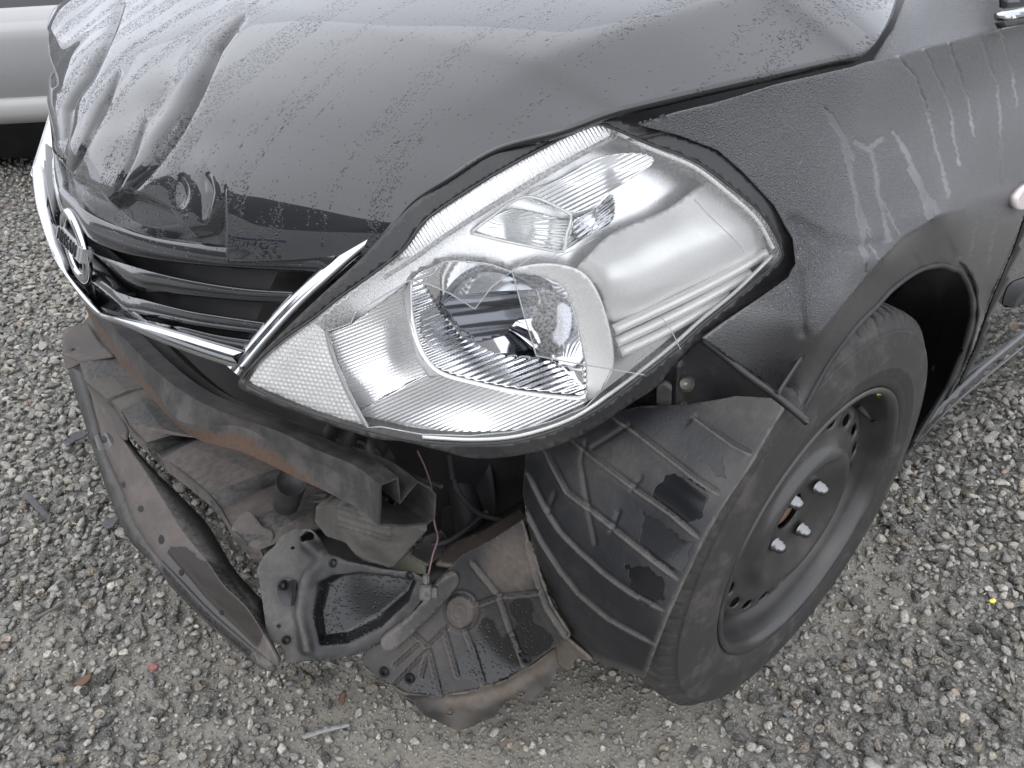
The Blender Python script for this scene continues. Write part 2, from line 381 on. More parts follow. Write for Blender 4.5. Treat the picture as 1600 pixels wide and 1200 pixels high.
M['stone'] = stone_mat('stone_grey', False); M['gravel'] = stone_mat('gravel_grey', True)
def sand():
    t = NT('sandy_ground'); n = t.noise(4, 5, .6); n2 = t.noise(160, 5, .7); v = t.vor(120)
    c = t.mix(n, (.20, .185, .155), (.28, .262, .225)); c = t.mix(t.ramp(n2, .5, .75, 0, .7), c, (.12, .115, .105)); c = t.mix(t.ramp(v.outputs['Distance'], .12, .3, .45, 0), c, (.38, .37, .345))
    c = t.mix(t.attr('bed'), c, t.mix(t.ramp(n2, .4, .65), (.12, .117, .107), (.30, .288, .26)))
    t.set(Base_Color=c, Roughness=.9, Normal=t.bump(t.math('ADD', n2, t.ramp(v.outputs['Distance'], 0, .5, 1, 0)), .003, .7)); return t.m
M['sand'] = sand()
M['leaf'] = simple('leaf_brown', (.11, .062, .04), .7); M['shard'] = plastic('shard_plastic', (.035, .037, .04), (.12, .12, .118), .5)
M['twig'] = simple('twig_grey', (.12, .10, .085), .8)
# ------------------------------------------------------------------ ground and gravel
def bigmesh(name, V, F, mat, parent=None, tint=None, smooth=True):
    me = bpy.data.meshes.new(name); V = V.astype(np.float32); F = F.astype(np.int32)
    me.vertices.add(len(V)); me.vertices.foreach_set('co', V.ravel()); me.loops.add(F.size); me.loops.foreach_set('vertex_index', F.ravel())
    me.polygons.add(len(F)); me.polygons.foreach_set('loop_start', np.arange(len(F), dtype=np.int32)*F.shape[1])
    me.polygons.foreach_set('use_smooth', np.full(len(F), smooth)); me.update(calc_edges=True)
    if tint is not None:
        a = me.attributes.new('tint', 'FLOAT_COLOR', 'POINT'); a.data.foreach_set('color', np.c_[tint, np.ones(len(tint))].astype(np.float32).ravel())
    me.materials.append(mat); me.validate(); return link(bpy.data.objects.new(name, me), parent)
BARE = [(at(px, py, 'z', 0)[:2], s, a) for px, py, s, a in (
    (430, 960, .09, .95), (330, 880, .08, .75), (560, 1090, .10, .8), (720, 1170, .09, .9), (900, 1130, .10, 1.0), (1040, 1120, .08, .9),
    (1330, 890, .07, .8), (1290, 960, .05, .7), (60, 1020, .06, .6), (230, 1050, .06, .6), (1430, 940, .05, .5), (640, 1180, .08, .7), (300, 1150, .05, .5))]
def bare(x, y):
    b = np.zeros_like(x)
    for (p, s, a) in BARE: b = np.maximum(b, a*np.exp(-((x-p[0])**2+(y-p[1])**2)/(2*s*s)))
    return b
def relief(x, y): return .006*np.sin(3.1*x+1.3*y)*np.sin(2.3*y-.7*x)+.004*np.sin(9*x-4*y)+.003*np.sin(13*y+6*x) - .012
gx = np.r_[-40, -25, -15, -9, np.arange(-6, 3.01, .06), 6, 12, 25, 40]; gy = np.r_[-60, -35, -20, -12, np.arange(-7, 3.01, .06), 6, 12, 25, 40]
X, Y = np.meshgrid(gx, gy, indexing='ij'); Z = relief(X, Y); nx, ny = X.shape
I = np.arange(nx*ny).reshape(nx, ny); Q = np.stack([I[:-1, :-1], I[1:, :-1], I[1:, 1:], I[:-1, 1:]], -1).reshape(-1, 4)
ground = bigmesh('ground', np.stack([X, Y, Z], -1).reshape(-1, 3), Q, M['sand'])
at_ = ground.data.attributes.new('bed', 'FLOAT', 'POINT'); at_.data.foreach_set('value', (1-np.clip(bare(X.ravel(), Y.ravel())*1.6, 0, 1)).astype(np.float32))
ground['kind'] = 'structure'; ground['label'] = 'sandy grey ground of the yard under the gravel'
def ico(sub):
    bm = bmesh.new(); bmesh.ops.create_icosphere(bm, subdivisions=sub, radius=1); bm.verts.ensure_lookup_table()
    V = np.array([v.co[:] for v in bm.verts]); F = np.array([[v.index for v in f.verts] for f in bm.faces]); bm.free(); return V, F
IV, IF = ico(2); JV, JF = ico(1)
def stones(N, base, rough, r):
    """N crushed pebbles, each its own lumpy flattened shape"""
    K = 9; d = r.normal(size=(N, K, 3)); d /= np.linalg.norm(d, axis=2, keepdims=True); off = r.uniform(.42, .85, (N, K))
    dots = np.einsum('vc,nkc->nvk', base, d); cut = np.clip(dots-off[:, None, :], 0, None)        # flat broken faces
    V = base[None]*np.ones((N, 1, 1)); V = V - np.einsum('nvk,nkc->nvc', cut, d)*.95
    V = V*(1+rough*r.normal(size=V.shape[:2]))[..., None]
    S = np.stack([r.uniform(.8, 1.3, N), r.uniform(.7, 1.05, N), r.uniform(.5, .85, N)], 1); V = V*S[:, None, :]
    a, b, c = (r.uniform(-math.pi, math.pi, N), r.normal(0, .45, N), r.normal(0, .45, N)); z, o = np.zeros(N), np.ones(N)
    Rz = np.stack([np.cos(a), -np.sin(a), z, np.sin(a), np.cos(a), z, z, z, o], 1).reshape(N, 3, 3)
    Rx = np.stack([o, z, z, z, np.cos(b), -np.sin(b), z, np.sin(b), np.cos(b)], 1).reshape(N, 3, 3)
    Ry = np.stack([np.cos(c), z, np.sin(c), z, o, z, -np.sin(c), z, np.cos(c)], 1).reshape(N, 3, 3)
    return np.einsum('nij,nvj->nvi', Rz@Rx@Ry, V)
PAL = np.array([(.14, .137, .13), (.21, .204, .19), (.26, .252, .23), (.30, .288, .258), (.34, .322, .282), (.39, .372, .325), (.31, .276, .222), (.46, .44, .385), (.33, .25, .195)])
PW = np.array([.12, .2, .2, .17, .12, .08, .06, .04, .012]); PW /= PW.sum()
def scatter(cell, r0, r1, keep, r, lo, hi):
    xs = np.arange(-3.2, 1.5, cell); ys = np.arange(-5.2, 2.0, cell); X, Y = np.meshgrid(xs, ys); X, Y = X.ravel(), Y.ravel()
    X = X+r.uniform(-.48, .48, len(X))*cell; Y = Y+r.uniform(-.48, .48, len(Y))*cell
    q = project(np.c_[X, Y, np.zeros(len(X))]); ok = (q[:, 2] > lo) & (q[:, 2] < hi) & (q[:, 0] > -260) & (q[:, 0] < 1860) & (q[:, 1] > -120) & (q[:, 1] < 1460)
    ok &= r.uniform(size=len(X)) > keep*.5*bare(X, Y); X, Y = X[ok], Y[ok]; n = len(X)
    rad = r0+(r1-r0)*r.uniform(size=n)**1.7; rad = rad*(1-.35*bare(X, Y)); return X, Y, rad
CARPOLY = [(40, 0), (40, 200), (100, 450), (95, 560), (190, 840), (300, 960), (430, 1045), (560, 1040), (640, 1095), (730, 1145), (800, 1120), (890, 1060), (1000, 1068), (1090, 1085), (1220, 1015), (1395, 760), (1600, 600), (1600, 0)]
r = np.random.default_rng(3)
parts_ = []; X, Y, rad = scatter(.0178, .0070, .0152, .97, r, .2, 2.7); q = project(np.c_[X, Y, 0*X])
hid = pip(q[:, 0], q[:, 1], CARPOLY) | (q[:, 0] < 5) | (q[:, 0] > 1595) | (q[:, 1] > 1195) | (q[:, 1] < 100)
size = np.where(hid, 0, rad/q[:, 2]); big = np.argsort(-size)[:300]; rest = np.setdiff1d(np.arange(len(X)), big)
variants = []
for i, V in enumerate(stones(14, IV, .03, r)):
    me = bpy.data.meshes.new('stone'); me.from_pydata([tuple(v) for v in V], [], [tuple(map(int, f)) for f in IF])
    me.polygons.foreach_set('use_smooth', np.ones(len(me.polygons), bool)); me.materials.append(M['stone']); variants.append(me)
for k, i in enumerate(big):
    o = bpy.data.objects.new('stone', variants[k % 14]); link(o, ground); s = rad[i]*1.02
    o.location = (X[i], Y[i], relief(X[i], Y[i])+s*.42+r.uniform(0, .006)); o.scale = (s, s, s); o.rotation_euler = (0, 0, r.uniform(0, 6.28))
def pile(X, Y, rad, base, faces, rough, lift):
    n = len(X); V = stones(n, base, rough, r)*rad[:, None, None]
    z = relief(X, Y)+rad*.40+r.uniform(0, lift, n)*(1-bare(X, Y)); V += np.stack([X, Y, z], 1)[:, None, :]
    t = PAL[r.choice(len(PAL), n, p=PW)]*r.uniform(.75, 1.2, (n, 1)); return V.reshape(-1, 3), (faces[None]+(np.arange(n)*len(base))[:, None, None]).reshape(-1, 3), np.repeat(t, len(base), 0)
P_ = [pile(X[rest], Y[rest], rad[rest], IV, IF, .03, .008)]
X2, Y2, rad2 = scatter(.0108, .0022, .0060, -.4, r, .2, 1.7); P_.append(pile(X2, Y2, rad2, JV, JF, .08, .006))
X4, Y4, rad4 = scatter(.0078, .0012, .0036, -.4, r, .2, 1.8); kb = r.uniform(size=len(X4)) < 1.3*bare(X4, Y4); P_.append(pile(X4[kb], Y4[kb], rad4[kb], JV, JF, .08, .002))
X3, Y3, rad3 = scatter(.022, .008, .015, .9, r, 2.7, 5.6); P_.append(pile(X3, Y3, rad3, JV, JF, .05, .010))
vo = 0; VV, FF, TT = [], [], []
for V, F_, t in P_: VV.append(V); FF.append(F_+vo); TT.append(t); vo += len(V)
gravel = bigmesh('gravel', np.vstack(VV), np.vstack(FF), M['gravel'], None, np.vstack(TT), True)
gravel['kind'] = 'stuff'; gravel['label'] = 'loose grey crushed gravel covering the yard'; gravel['category'] = 'gravel'
# ------------------------------------------------------------------ the wrecked car: panels
car = thing('damaged_car', 'black car with crumpled hood and bare torn front end, bumper missing', 'car')
def pts(S, L): L = np.asarray(L, float); return S(L[:, 0], L[:, 1])
# hood: lofted between its edge and its centre line, then crumpled
E_ = [(575, 392, .755), (612, 350, .783), (646, 311, .805), (702, 274, .825), (777, 229, .845), (875, 202, .858), (946, 176, .867), (1000, 161, .872), (1150, 126, .880), (1300, 92, .885), (1349, 79, .888), (1379, 45, .897), (1401, 0, .905), (1412, -60, .914)]
EDGE = np.array([at(px, py, 'z', z) for px, py, z in E_])
CENT = np.array([(.568, 0, .675), (.556, 0, .722), (.532, 0, .772), (.487, 0, .812), (.435, 0, .85), (.365, 0, .88), (.30, 0, .902), (.25, 0, .914), (.15, 0, .934), (.05, 0, .95), (-.02, 0, .958), (-.12, 0, .967), (-.22, 0, .975), (-.30, 0, .98)])
NU, NV = 400, 520
e = cr(np.c_[EDGE, CENT], n=None, step=.0014); e = resample(e, n=NU); EU, CU = e[:, :3], e[:, 3:]
vv = np.linspace(-1, 1, NV); u = np.linspace(0, 1, NU)
def hoodloft():
    a = np.abs(vv)[None, :]; k = (.68*sstep(.15, .42, u))[:, None]
    ramp = lambda t: .5*((t-.86)+np.sqrt((t-.86)**2+.0005))
    w = (1-k)*a**2+k*(ramp(a)-ramp(0*a))/(ramp(1.)-ramp(0.))
    x = CU[:, 0:1]+(EU[:, 0:1]-CU[:, 0:1])*a**1.7; y = EU[:, 1:2]*vv[None, :]; x = x+.075*(np.clip(-vv-.45, 0, 1)/.55)[None, :]**2*sstep(0, .25, u)[:, None]*sstep(1., .5, u)[:, None]; z = CU[:, 2:3]+(EU[:, 2:3]-CU[:, 2:3])*w
    return np.stack([x, y, z], -1)
H = hoodloft()
def gridnormals(H):
    du = np.gradient(H, axis=0); dv = np.gradient(H, axis=1); n = np.cross(du, dv); n /= np.linalg.norm(n, axis=-1, keepdims=True)+1e-12
    return n*np.sign(n[..., 2:3].mean())
N_ = gridnormals(H); q = project(H.reshape(-1, 3)); px, py = q[:, 0], q[:, 1]; D = np.zeros(len(px))
left = sstep(470, 330, px)
for line, w, dpt, asym in (
        ([(70, -20), (68, 40), (78, 95), (92, 135)], 11, -.020, .6), ([(190, 5), (165, 65), (138, 125), (105, 170), (95, 220)], 10, -.020, .7),
        ([(183, 112), (166, 160), (140, 210), (112, 268)], 8, -.016, .7), ([(378, 28), (340, 75), (316, 130), (280, 200), (242, 255), (206, 296)], 10, -.022, .8),
        ([(228, 188), (206, 250), (182, 305)], 6, -.008, .3), ([(282, 280), (283, 318)], 16, -.012, 0), ([(322, 276), (325, 300), (320, 338)], 9, -.014, .3), ([(120, 150), (100, 210), (95, 250)], 9, -.010, .3)):
    d, t, s = pdist(px, py, line); taper = np.sin(np.pi*np.clip(.12+.76*t, 0, 1))
    D += dpt*.62*taper*np.exp(-1.9*(np.sqrt((d/(.62*w))**2+.03)-.173))+.6*asym*abs(dpt)*.28*taper*np.exp(-((d-2.2*w)/(1.5*w))**2)*(s > 0)
CONT = [(48, 190), (62, 215), (95, 252), (112, 276), (150, 292), (170, 314), (192, 298), (216, 303), (262, 324), (296, 361), (322, 356), (346, 302), (352, 258)]
d, t, s = pdist(px, py, CONT); s = np.where(pip(px, py, CONT+[(352, 430), (30, 430), (30, 190)]), 1, -1); D += -.015*sstep(0, 18, np.where(s > 0, d, -d)+4)*left*sstep(1., .72, t)
D += .010*np.exp(-((px-90)/45)**2-((py-90)/70)**2)
D += .0012*np.sin(px/23.+py/31.)*np.sin(py/19.-px/41.)*sstep(420, 250, px)
Dg = D.reshape(NU, NV)*sstep(-1., -.9, vv)[None, :]; H = H+N_*Dg[..., None]
dn = np.array([0, 0, 1.])
near, far = H[:, -1], H[:, 0]
inn = lambda Eg, s: [Eg+np.array([0, s*.0012, -.003]), Eg+np.array([0, -s*.003, -.009]), Eg+np.array([0, -s*.022, -.011])]
n1 = inn(near, 1); f1 = inn(far, -1)
G = np.concatenate([np.stack(f1[::-1], 1), H, np.stack(n1, 1)], 1)
fr = G[0]; front = [fr+np.array([-.020, 0, -.014]), fr+np.array([-.004, 0, -.012]), fr+np.array([.001, 0, -.005])]
G = np.concatenate([np.stack(front, 0), G], 0); a, b = G.shape[:2]; I = np.arange(a*b).reshape(a, b)
Q = np.stack([I[:-1, :-1], I[:-1, 1:], I[1:, 1:], I[1:, :-1]], -1).reshape(-1, 4)
hood = mesh('hood', G.reshape(-1, 3), Q, M['hood'], car)
me = hood.data; me.flip_normals() if me.polygons[len(me.polygons)//2].normal.z < 0 else None
sheet('hood_gutter', [(860, 200), (1000, 158), (1150, 118), (1300, 80), (1362, 40), (1400, -60), (1470, -60), (1410, 70), (1372, 108), (1340, 122), (1210, 152), (1112, 182), (1010, 212), (940, 215)],
      tps([(940, 205, 'z', .838), (1112, 170, 'z', .846), (1337, 100, 'z', .858), (1394, 30, 'z', .868), (1420, -40, 'z', .872)]), M['dark'], car, sp=10)
# front fender
SE = [np.array((x, y, .56+.325*(1-((y-.6)/.246)**2.4)**(1/2.4))) for x in (0, -.1, -.25, -.4, -.5) for y in (.79, .81, .825, .84)]
FS = tps([(1000, 197, 'z', .853), (1112, 165, 'z', .862), (1210, 135, 'z', .869), (1337, 105, 'z', .876), (1367, 88, 'z', .878), (1480, 65, 'y', .782), (1560, 47, 'y', .785), (1600, 38, 'y', .787)]+SE +
         [lens(.001)(np.array(float(x)), np.array(float(y))) for x, y in ((1062, 212), (1122, 235), (1165, 272), (1211, 321))] + [lens(-.008)(np.array(float(x)), np.array(float(y))) for x, y in ((1243, 400), (1175, 475), (1100, 528))] +
         [(1215, 614, 'y', .806), (1254, 550, 'y', .826), (1280, 520, 'y', .839), (1320, 470, 'y', .846), (1375, 405, 'y', .848), (1469, 334, 'y', .849), (1510, 324, 'y', .849),
          (1588, 305, 'y', .838), (1259, 657, 'y', .847), (1282, 622, 'y', .848), (1320, 560, 'y', .848), (1360, 506, 'y', .847), (1412, 456, 'y', .845), (1440, 430, 'y', .844), (1470, 415, 'y', .842), (1559, 450, 'y', .842), (1515, 560, 'y', .840), (1462, 655, 'y', .836), (1430, 692, 'y', .834)], 1.5e-3)
OPEN = [(1259, 657), (1282, 622), (1320, 560), (1360, 506), (1382, 487), (1412, 456), (1440, 430), (1470, 415), (1500, 424), (1516, 452), (1519, 490), (1506, 545), (1478, 610), (1428, 692)]
FLARE = [(1215, 614), (1254, 550), (1280, 520), (1320, 470), (1352, 431), (1375, 405), (1412, 367), (1469, 334), (1510, 324)]
RUNS = [([(1289, 169), (1315, 214), (1326, 255), (1337, 307), (1349, 375), (1354, 424)], 5), ([(1337, 307), (1360, 367), (1371, 409)], 3), ([(1337, 221), (1355, 232), (1377, 216)], 6),
        ([(1358, 230), (1367, 255), (1371, 300), (1390, 375)], 5), ([(1371, 296), (1405, 367)], 3), ([(1409, 225), (1431, 270), (1450, 319), (1454, 345)], 6), ([(1442, 292), (1465, 332)], 4), ([(1300, 176), (1322, 214), (1334, 250)], 3), ([(1395, 205), (1415, 232), (1428, 262)], 4), ([(1420, 262), (1444, 312), (1448, 340)], 3), ([(1346, 330), (1356, 400)], 3), ([(1500, 560), (1500, 561)], 1),
        ([(1402, 86), (1431, 120), (1446, 161), (1461, 225), (1474, 270), (1482, 306)], 3.6), ([(1442, 72), (1465, 120), (1484, 165), (1491, 217), (1499, 258)], 3.4), ([(1480, 62), (1495, 101), (1510, 146), (1517, 182), (1521, 212)], 3.2),
        ([(1532, 58), (1547, 101), (1559, 135), (1564, 210), (1562, 290)], 3.2), ([(1562, 48), (1581, 109), (1589, 165)], 3), ([(1085, 60), (1100, 50)], 1), ([(1530, 330), (1515, 400)], 2), ([(1560, 330), (1545, 410)], 2)]
def runmask(px, py):
    m_ = np.zeros(len(px)); wob = .7*np.sin(py/9.+px/11.)+.6*np.sin(py/2.3)+.5*np.sin(px*1.9+py*.7)
    for L, w in RUNS:
        d, t, s = pdist(px+wob, py, L); m_ = np.maximum(m_, sstep(w*1.15, w*.55, d))
    low = sstep(470, 520, py-.35*(px-1250))*sstep(1330, 1260, px)
    rear = sstep(325, 360, py)*sstep(1462, 1490, px)
    return np.maximum(np.maximum(m_, .75*low), .8*rear)
FOUT = [(1000, 196), (1055, 178), (1112, 164), (1160, 150), (1210, 134), (1275, 119), (1337, 104), (1358, 96), (1385, 92), (1440, 77), (1500, 61), (1560, 47), (1600, 38), (1680, 20), (1672, 130), (1640, 230), (1601, 332), (1580, 392), (1546, 471), (1520, 545), (1490, 610), (1464, 656), (1440, 690)]
FOUT += OPEN[::-1][1:-1]                                  # the fender skin carries its own flared lip down to the opening
fout = FOUT[:23]+[(1428, 692), (1478, 610), (1506, 545), (1519, 490), (1516, 452), (1500, 424), (1470, 415), (1440, 430), (1412, 456), (1382, 487), (1360, 506), (1320, 560), (1282, 622), (1259, 657), (1236, 634), (1215, 614), (1160, 574), (1098, 529), (1130, 505), (1175, 474), (1231, 434), (1243, 412), (1239, 373), (1210, 321), (1162, 270), (1122, 235), (1062, 212)]
FPOLY = FLARE+[(1500, 400), (1470, 440), (1400, 520), (1300, 660), (1240, 660)]
def fdent(px, py):
    d, t, s = pdist(px, py, [(1240, 345), (1290, 372), (1345, 385), (1380, 378)]); k = -.004*np.exp(-(d/9)**2)
    d, t, s = pdist(px, py, [(1246, 420), (1254, 520)]); k += -.003*np.exp(-(d/7)**2)
    d, t, s = pdist(px, py, FLARE); b = pip(px, py, FPOLY)*sstep(.97, .55, t); k += b*(-.0022*sstep(0, 5, d)-.010*(np.minimum(d, 70)/60)**1.4)+.0012*np.exp(-(d/3)**2)*sstep(1., .85, t)
    return k
def frun(px, py):
    d, t, s = pdist(px, py, FLARE); return np.maximum(runmask(px, py), .8*pip(px, py, FPOLY)*sstep(0, 4, d))
fender = sheet('fender', fout, FS, M['fender'], car, sp=4.2, thick=.004, disp=fdent, masks={'run': frun}, curve=False)
fv = np.array([v.co[:] for v in fender.data.vertices]); fq = project(fv)
tube('arch_lip', [fv[np.argmin((fq[:, 0]-x)**2+(fq[:, 1]-y)**2)] for x, y in resample(OPEN, step=14)], .0034, M['plastic'], fender)
CP = tps([(1385, 92, 'y', .762), (1480, 66, 'y', .780), (1560, 48, 'y', .783), (1600, 39, 'y', .785), (1414, 0, 'y', .716), (1500, 0, 'y', .758), (1562, 0, 'y', .772), (1420, -80, 'y', .64), (1500, -80, 'y', .72)], 1e-4)
sheet('fender_top', [(1362, 96), (1385, 60), (1396, 45), (1405, 20), (1414, 0), (1424, -60), (1566, -60), (1566, 46), (1500, 63), (1440, 80), (1385, 94)], CP, M['fender'], car, sp=5, masks={'run': lambda x, y: np.zeros(len(x))}, curve=False)
# door edge, window corner, rubbing strip, sill, repeater
DS = tps([(1602, 332, 'y', .8395), (1546, 471, 'y', .842), (1466, 656, 'y', .836), (1600, 525, 'y', .842), (1760, 400, 'y', .842), (1760, 100, 'y', .82), (1700, 40, 'y', .79)], 1e-4)
door = sheet('door', [(1605, 335), (1584, 395), (1550, 473), (1524, 548), (1494, 613), (1470, 655), (1480, 634), (1600, 526), (1790, 370), (1800, 60), (1690, 30), (1678, 130), (1644, 235)], DS, M['gloss'], car, sp=9, curve=False)
S_ = lambda off: (lambda px, py: DS(np.asarray(px, float), np.asarray(py, float))+np.array([0, off, 0]))
ribbon('rubbing_strip', [pts(S_(.001), [(1566, 476), (1570, 455), (1582, 440), (1610, 428), (1700, 375)]), pts(S_(.012), [(1572, 476), (1577, 460), (1588, 447), (1614, 436), (1702, 384)]), pts(S_(.001), [(1572, 481), (1590, 478), (1612, 460), (1650, 432), (1704, 396)])], M['plastic'], door, n=24)
SL = tps([(1428, 692, 'y', .832), (1600, 545, 'y', .838), (1760, 410, 'y', .838), (1395, 748, 'y', .80), (1600, 592, 'y', .81), (1760, 470, 'y', .81)], 1e-5)
sill = sheet('side_sill', [(1428, 690), (1475, 634), (1530, 582), (1600, 525), (1790, 372), (1800, 460), (1600, 594), (1470, 690), (1396, 748), (1408, 715)], SL, M['gloss'], car, sp=9, thick=.01, curve=False)
tube('sill_trim', pts(SL, [(1426, 697), (1480, 642), (1530, 598), (1600, 541), (1780, 396)]), .0022, M['gloss'], sill)
sheet('side_repeater', [(1577, 318), (1580, 304), (1592, 290), (1606, 283), (1618, 290), (1612, 308), (1594, 324), (1581, 326)], lambda px, py: FS(px, py)+np.array([0, .008, .001]), M['amber'], car, sp=4, thick=.008)
wc = tps([(1566, 0, 'y', .79), (1566, 45, 'y', .80), (1640, 0, 'y', .80), (1640, 40, 'y', .80)], 1e-4)
sheet('door_glass', [(1566, -50), (1566, 14), (1600, 10), (1680, -6), (1680, -60)], wc, M['glass'], car, sp=12, curve=False)
sheet('window_trim', [(1566, 18), (1600, 13), (1690, -3), (1690, 9), (1600, 26), (1573, 31), (1566, 27)], wc, M['chrome'], car, sp=5, thick=.008, curve=False)
sheet('window_seal', [(1567, 33), (1600, 28), (1690, 11), (1690, 22), (1600, 38), (1572, 43)], wc, M['rubber'], car, sp=5, thick=.008, curve=False)
# rear half of the wheel-arch lining
AL = tps([(1382, 500, 'y', .60), (1412, 470, 'y', .72), (1470, 420, 'y', .828), (1500, 428, 'y', .83), (1516, 460, 'y', .831), (1510, 530, 'y', .829), (1480, 605, 'y', .827), (1430, 690, 'y', .823), (1440, 520, 'y', .70), (1420, 600, 'y', .68), (1410, 690, 'y', .72), (1395, 745, 'y', .76), (1475, 480, 'y', .76), (1465, 575, 'y', .765), (1433, 640, 'y', .775), (1360, 620, 'y', .62)], 1e-3)
al = sheet('wheel_arch_lining', [(1330, 540), (1358, 494), (1380, 474), (1408, 442), (1438, 416), (1470, 402), (1508, 412), (1525, 444), (1528, 492), (1514, 550), (1484, 614), (1430, 692), (1402, 716), (1394, 748), (1370, 780), (1340, 800), (1330, 700)], AL, M['dark'], car, sp=9, curve=False,
    disp=lambda px, py: .006*np.exp(-(pdist(px, py, [(1465, 450), (1478, 500), (1472, 555), (1440, 620), (1405, 690)])[0]/7)**2))
for x, y in ((1464, 576), (1433, 640)):
    c = AL(np.array([x*1.]), np.array([y*1.]))[0]; d_ = (CAM-c)/np.linalg.norm(CAM-c)
    o = box('clip', c+d_*.005, (.016, .016, .008), M['plastic'], al, Vector(d_).to_track_quat('Z', 'Y').to_matrix().to_4x4(), .4)
tube('lining_edge', pts(AL, [(1402, 690), (1415, 692), (1428, 694)]), .004, M['plastic'], al)
# ------------------------------------------------------------------ front wheel
WC = (0, .79, .302)
def tread(a, j, y):
    if not 6 <= j <= 20: return 0
    t = (a*84/(2*math.pi)+(.9 if y > .742 else -.9)*(y-.742)*9) % 1.
    g = -.006 if min(abs(y-.715), abs(y-.772), abs(y-.742)) < .0035 else 0
    return min(g, -.005 if t < .2 else 0)
ridge = [(.8400, .262), (.8412, .258), (.8405, .256)]
tp = [(.66, .203), (.648, .225), (.645, .25), (.650, .275), (.660, .290), (.668, .297)]+[(.675+.0105*i, .3025-.0022*((i-6.5)/6.5)**4) for i in range(14)]+[(.822, .2975), (.829, .288), (.8335, .2800), (.8352, .2806), (.8355, .2775), (.8375, .268), (.8415, .248), (.8415, .235), (.8425, .232), (.8405, .229), (.8412, .222), (.8392, .219), (.839, .216), (.8365, .207), (.832, .203)]
WPROF = [(.832, .2035), (.837, .2025), (.8375, .199), (.834, .195), (.826, .192), (.812, .1905), (.795, .187), (.785, .1795), (.775, .174), (.72, .170), (.68, .180), (.66, .2)]
wheel = lathe('wheel', WPROF, WC, M['rim'], car, 128, thick=.002)
lathe('tyre', tp, WC, M['rubber'], wheel, 840, disp=tread)
def discy(r_): return np.interp(r_, [.028, .033, .05, .062, .085, .098, .106, .113, .122, .135, .152, .164, .170], [.800, .803, .805, .809, .819, .826, .824, .815, .811, .810, .809, .804, .785])
def disc():
    """pressed steel disc with a ring of slotted holes"""
    RC = [.028, .031, .040, .050, .060, .072, .085, .093, .098, .102, .106, .110, .114, .120, .126]; n = 144
    pt, ed = [], []
    def ring(R, k):
        b = len(pt); pt.extend([(R*math.cos(2*math.pi*i/k), R*math.sin(2*math.pi*i/k)) for i in range(k)]); ed.extend([(b+i, b+(i+1) % k) for i in range(k)])
    for R in RC: ring(R, n)
    for R in (.131, .158, .164, .170): ring(R, n)
    holes = []
    for h in range(18):
        a0 = 2*math.pi*(h+.3)/18; c, s = math.cos(a0), math.sin(a0); b = len(pt); L = []
        for i in range(16):
            t = 2*math.pi*i/16; x, y = .145+.0095*math.cos(t), .0145*math.sin(t); L.append((x*c-y*s, x*s+y*c))
        pt.extend(L); ed.extend([(b+i, b+(i+1) % 16) for i in range(16)]); holes.append(L)
    res_ = delaunay_2d_cdt([Vector(p) for p in pt], ed, [], 0, 1e-7); V = np.array([tuple(v) for v in res_[0]]); T = np.array([tuple(f) for f in res_[2]])
    c = V[T].mean(1); rr = np.hypot(c[:, 0], c[:, 1]); ok = (rr > .0275) & (rr < .1705)
    for h in holes: ok &= ~pip(c[:, 0], c[:, 1], h)
    T = T[ok][:, ::-1]; P = np.c_[WC[0]+V[:, 0], discy(np.hypot(V[:, 0], V[:, 1])), WC[2]+V[:, 1]]; return mesh('wheel_disc', P, T, M['rim'], wheel, thick=.004)
disc()
lathe('hub', [(.700, .0), (.784, .0), (.786, .010), (.784, .018), (.790, .020), (.793, .026), (.788, .031), (.76, .032)], WC, M['rusty'], wheel, 32)
lathe('brake_drum', [(.70, .0), (.745, .0), (.748, .10), (.742, .135), (.70, .14)], WC, M['dark'], wheel, 48)
def lug(a):
    c = np.array((WC[0]+.050*math.cos(a), .809, WC[2]+.050*math.sin(a))); V, F = [], []
    pf = [(.0, .0105, 24), (.003, .0105, 24), (.0034, .0090, 6), (.010, .0090, 6), (.0104, .0074, 24), (.0135, .0070, 24), (.0165, .0045, 24), (.017, .0, 24)]
    for y, R, k in pf:
        for i in range(24):
            t = 2*math.pi*i/24; rr = R if k == 24 else R*math.cos(math.pi/6)/math.cos((t % (math.pi/3))-math.pi/6)
            V.append((c[0]+rr*math.cos(t), c[1]+y, c[2]+rr*math.sin(t)))
    for j in range(len(pf)-1): F += [(j*24+i, j*24+(i+1) % 24, (j+1)*24+(i+1) % 24, (j+1)*24+i) for i in range(24)]
    return mesh('lug_nut', V, [f[::-1] for f in F], M['nut'], wheel)
for i in range(4): lug(math.radians(62+90*i))
rv = lambda px, py, y: at(px, py, 'y', y)
tube('valve_stem', [rv(1340, 633, .79), rv(1355, 647, .80), rv(1371, 660, .812)], .0045, M['rubber'], wheel, 10)
tube('valve_cap', [rv(1364, 654, .808), rv(1372, 661, .813)], .0052, M['plastic'], wheel, 10)
def rimpt(px, py):
    """where sight lines meet the inside of the rim barrel"""
    out = []
    for x, y in zip(px, py):
        for yy in np.arange(.834, .70, -.0008):
            P = at(x, y, 'y', yy)
            if math.hypot(P[0]-WC[0], P[2]-WC[2]) >= np.interp(yy, [.72, .775, .785, .795, .812, .826, .834], [.170, .174, .1795, .187, .1905, .192, .195])-.0012: break
        out.append(P)
    return np.array(out)
sheet('chalk_mark', [(1181, 938), (1190, 930), (1205, 916), (1220, 914), (1212, 925), (1195, 936)], rimpt, M['chalk'], wheel, sp=3, thick=.001)
sheet('paint_dab', [(1370, 618), (1374, 612), (1380, 611), (1381, 618), (1375, 622)], rimpt, M['yellow'], wheel, sp=3, thick=.001)
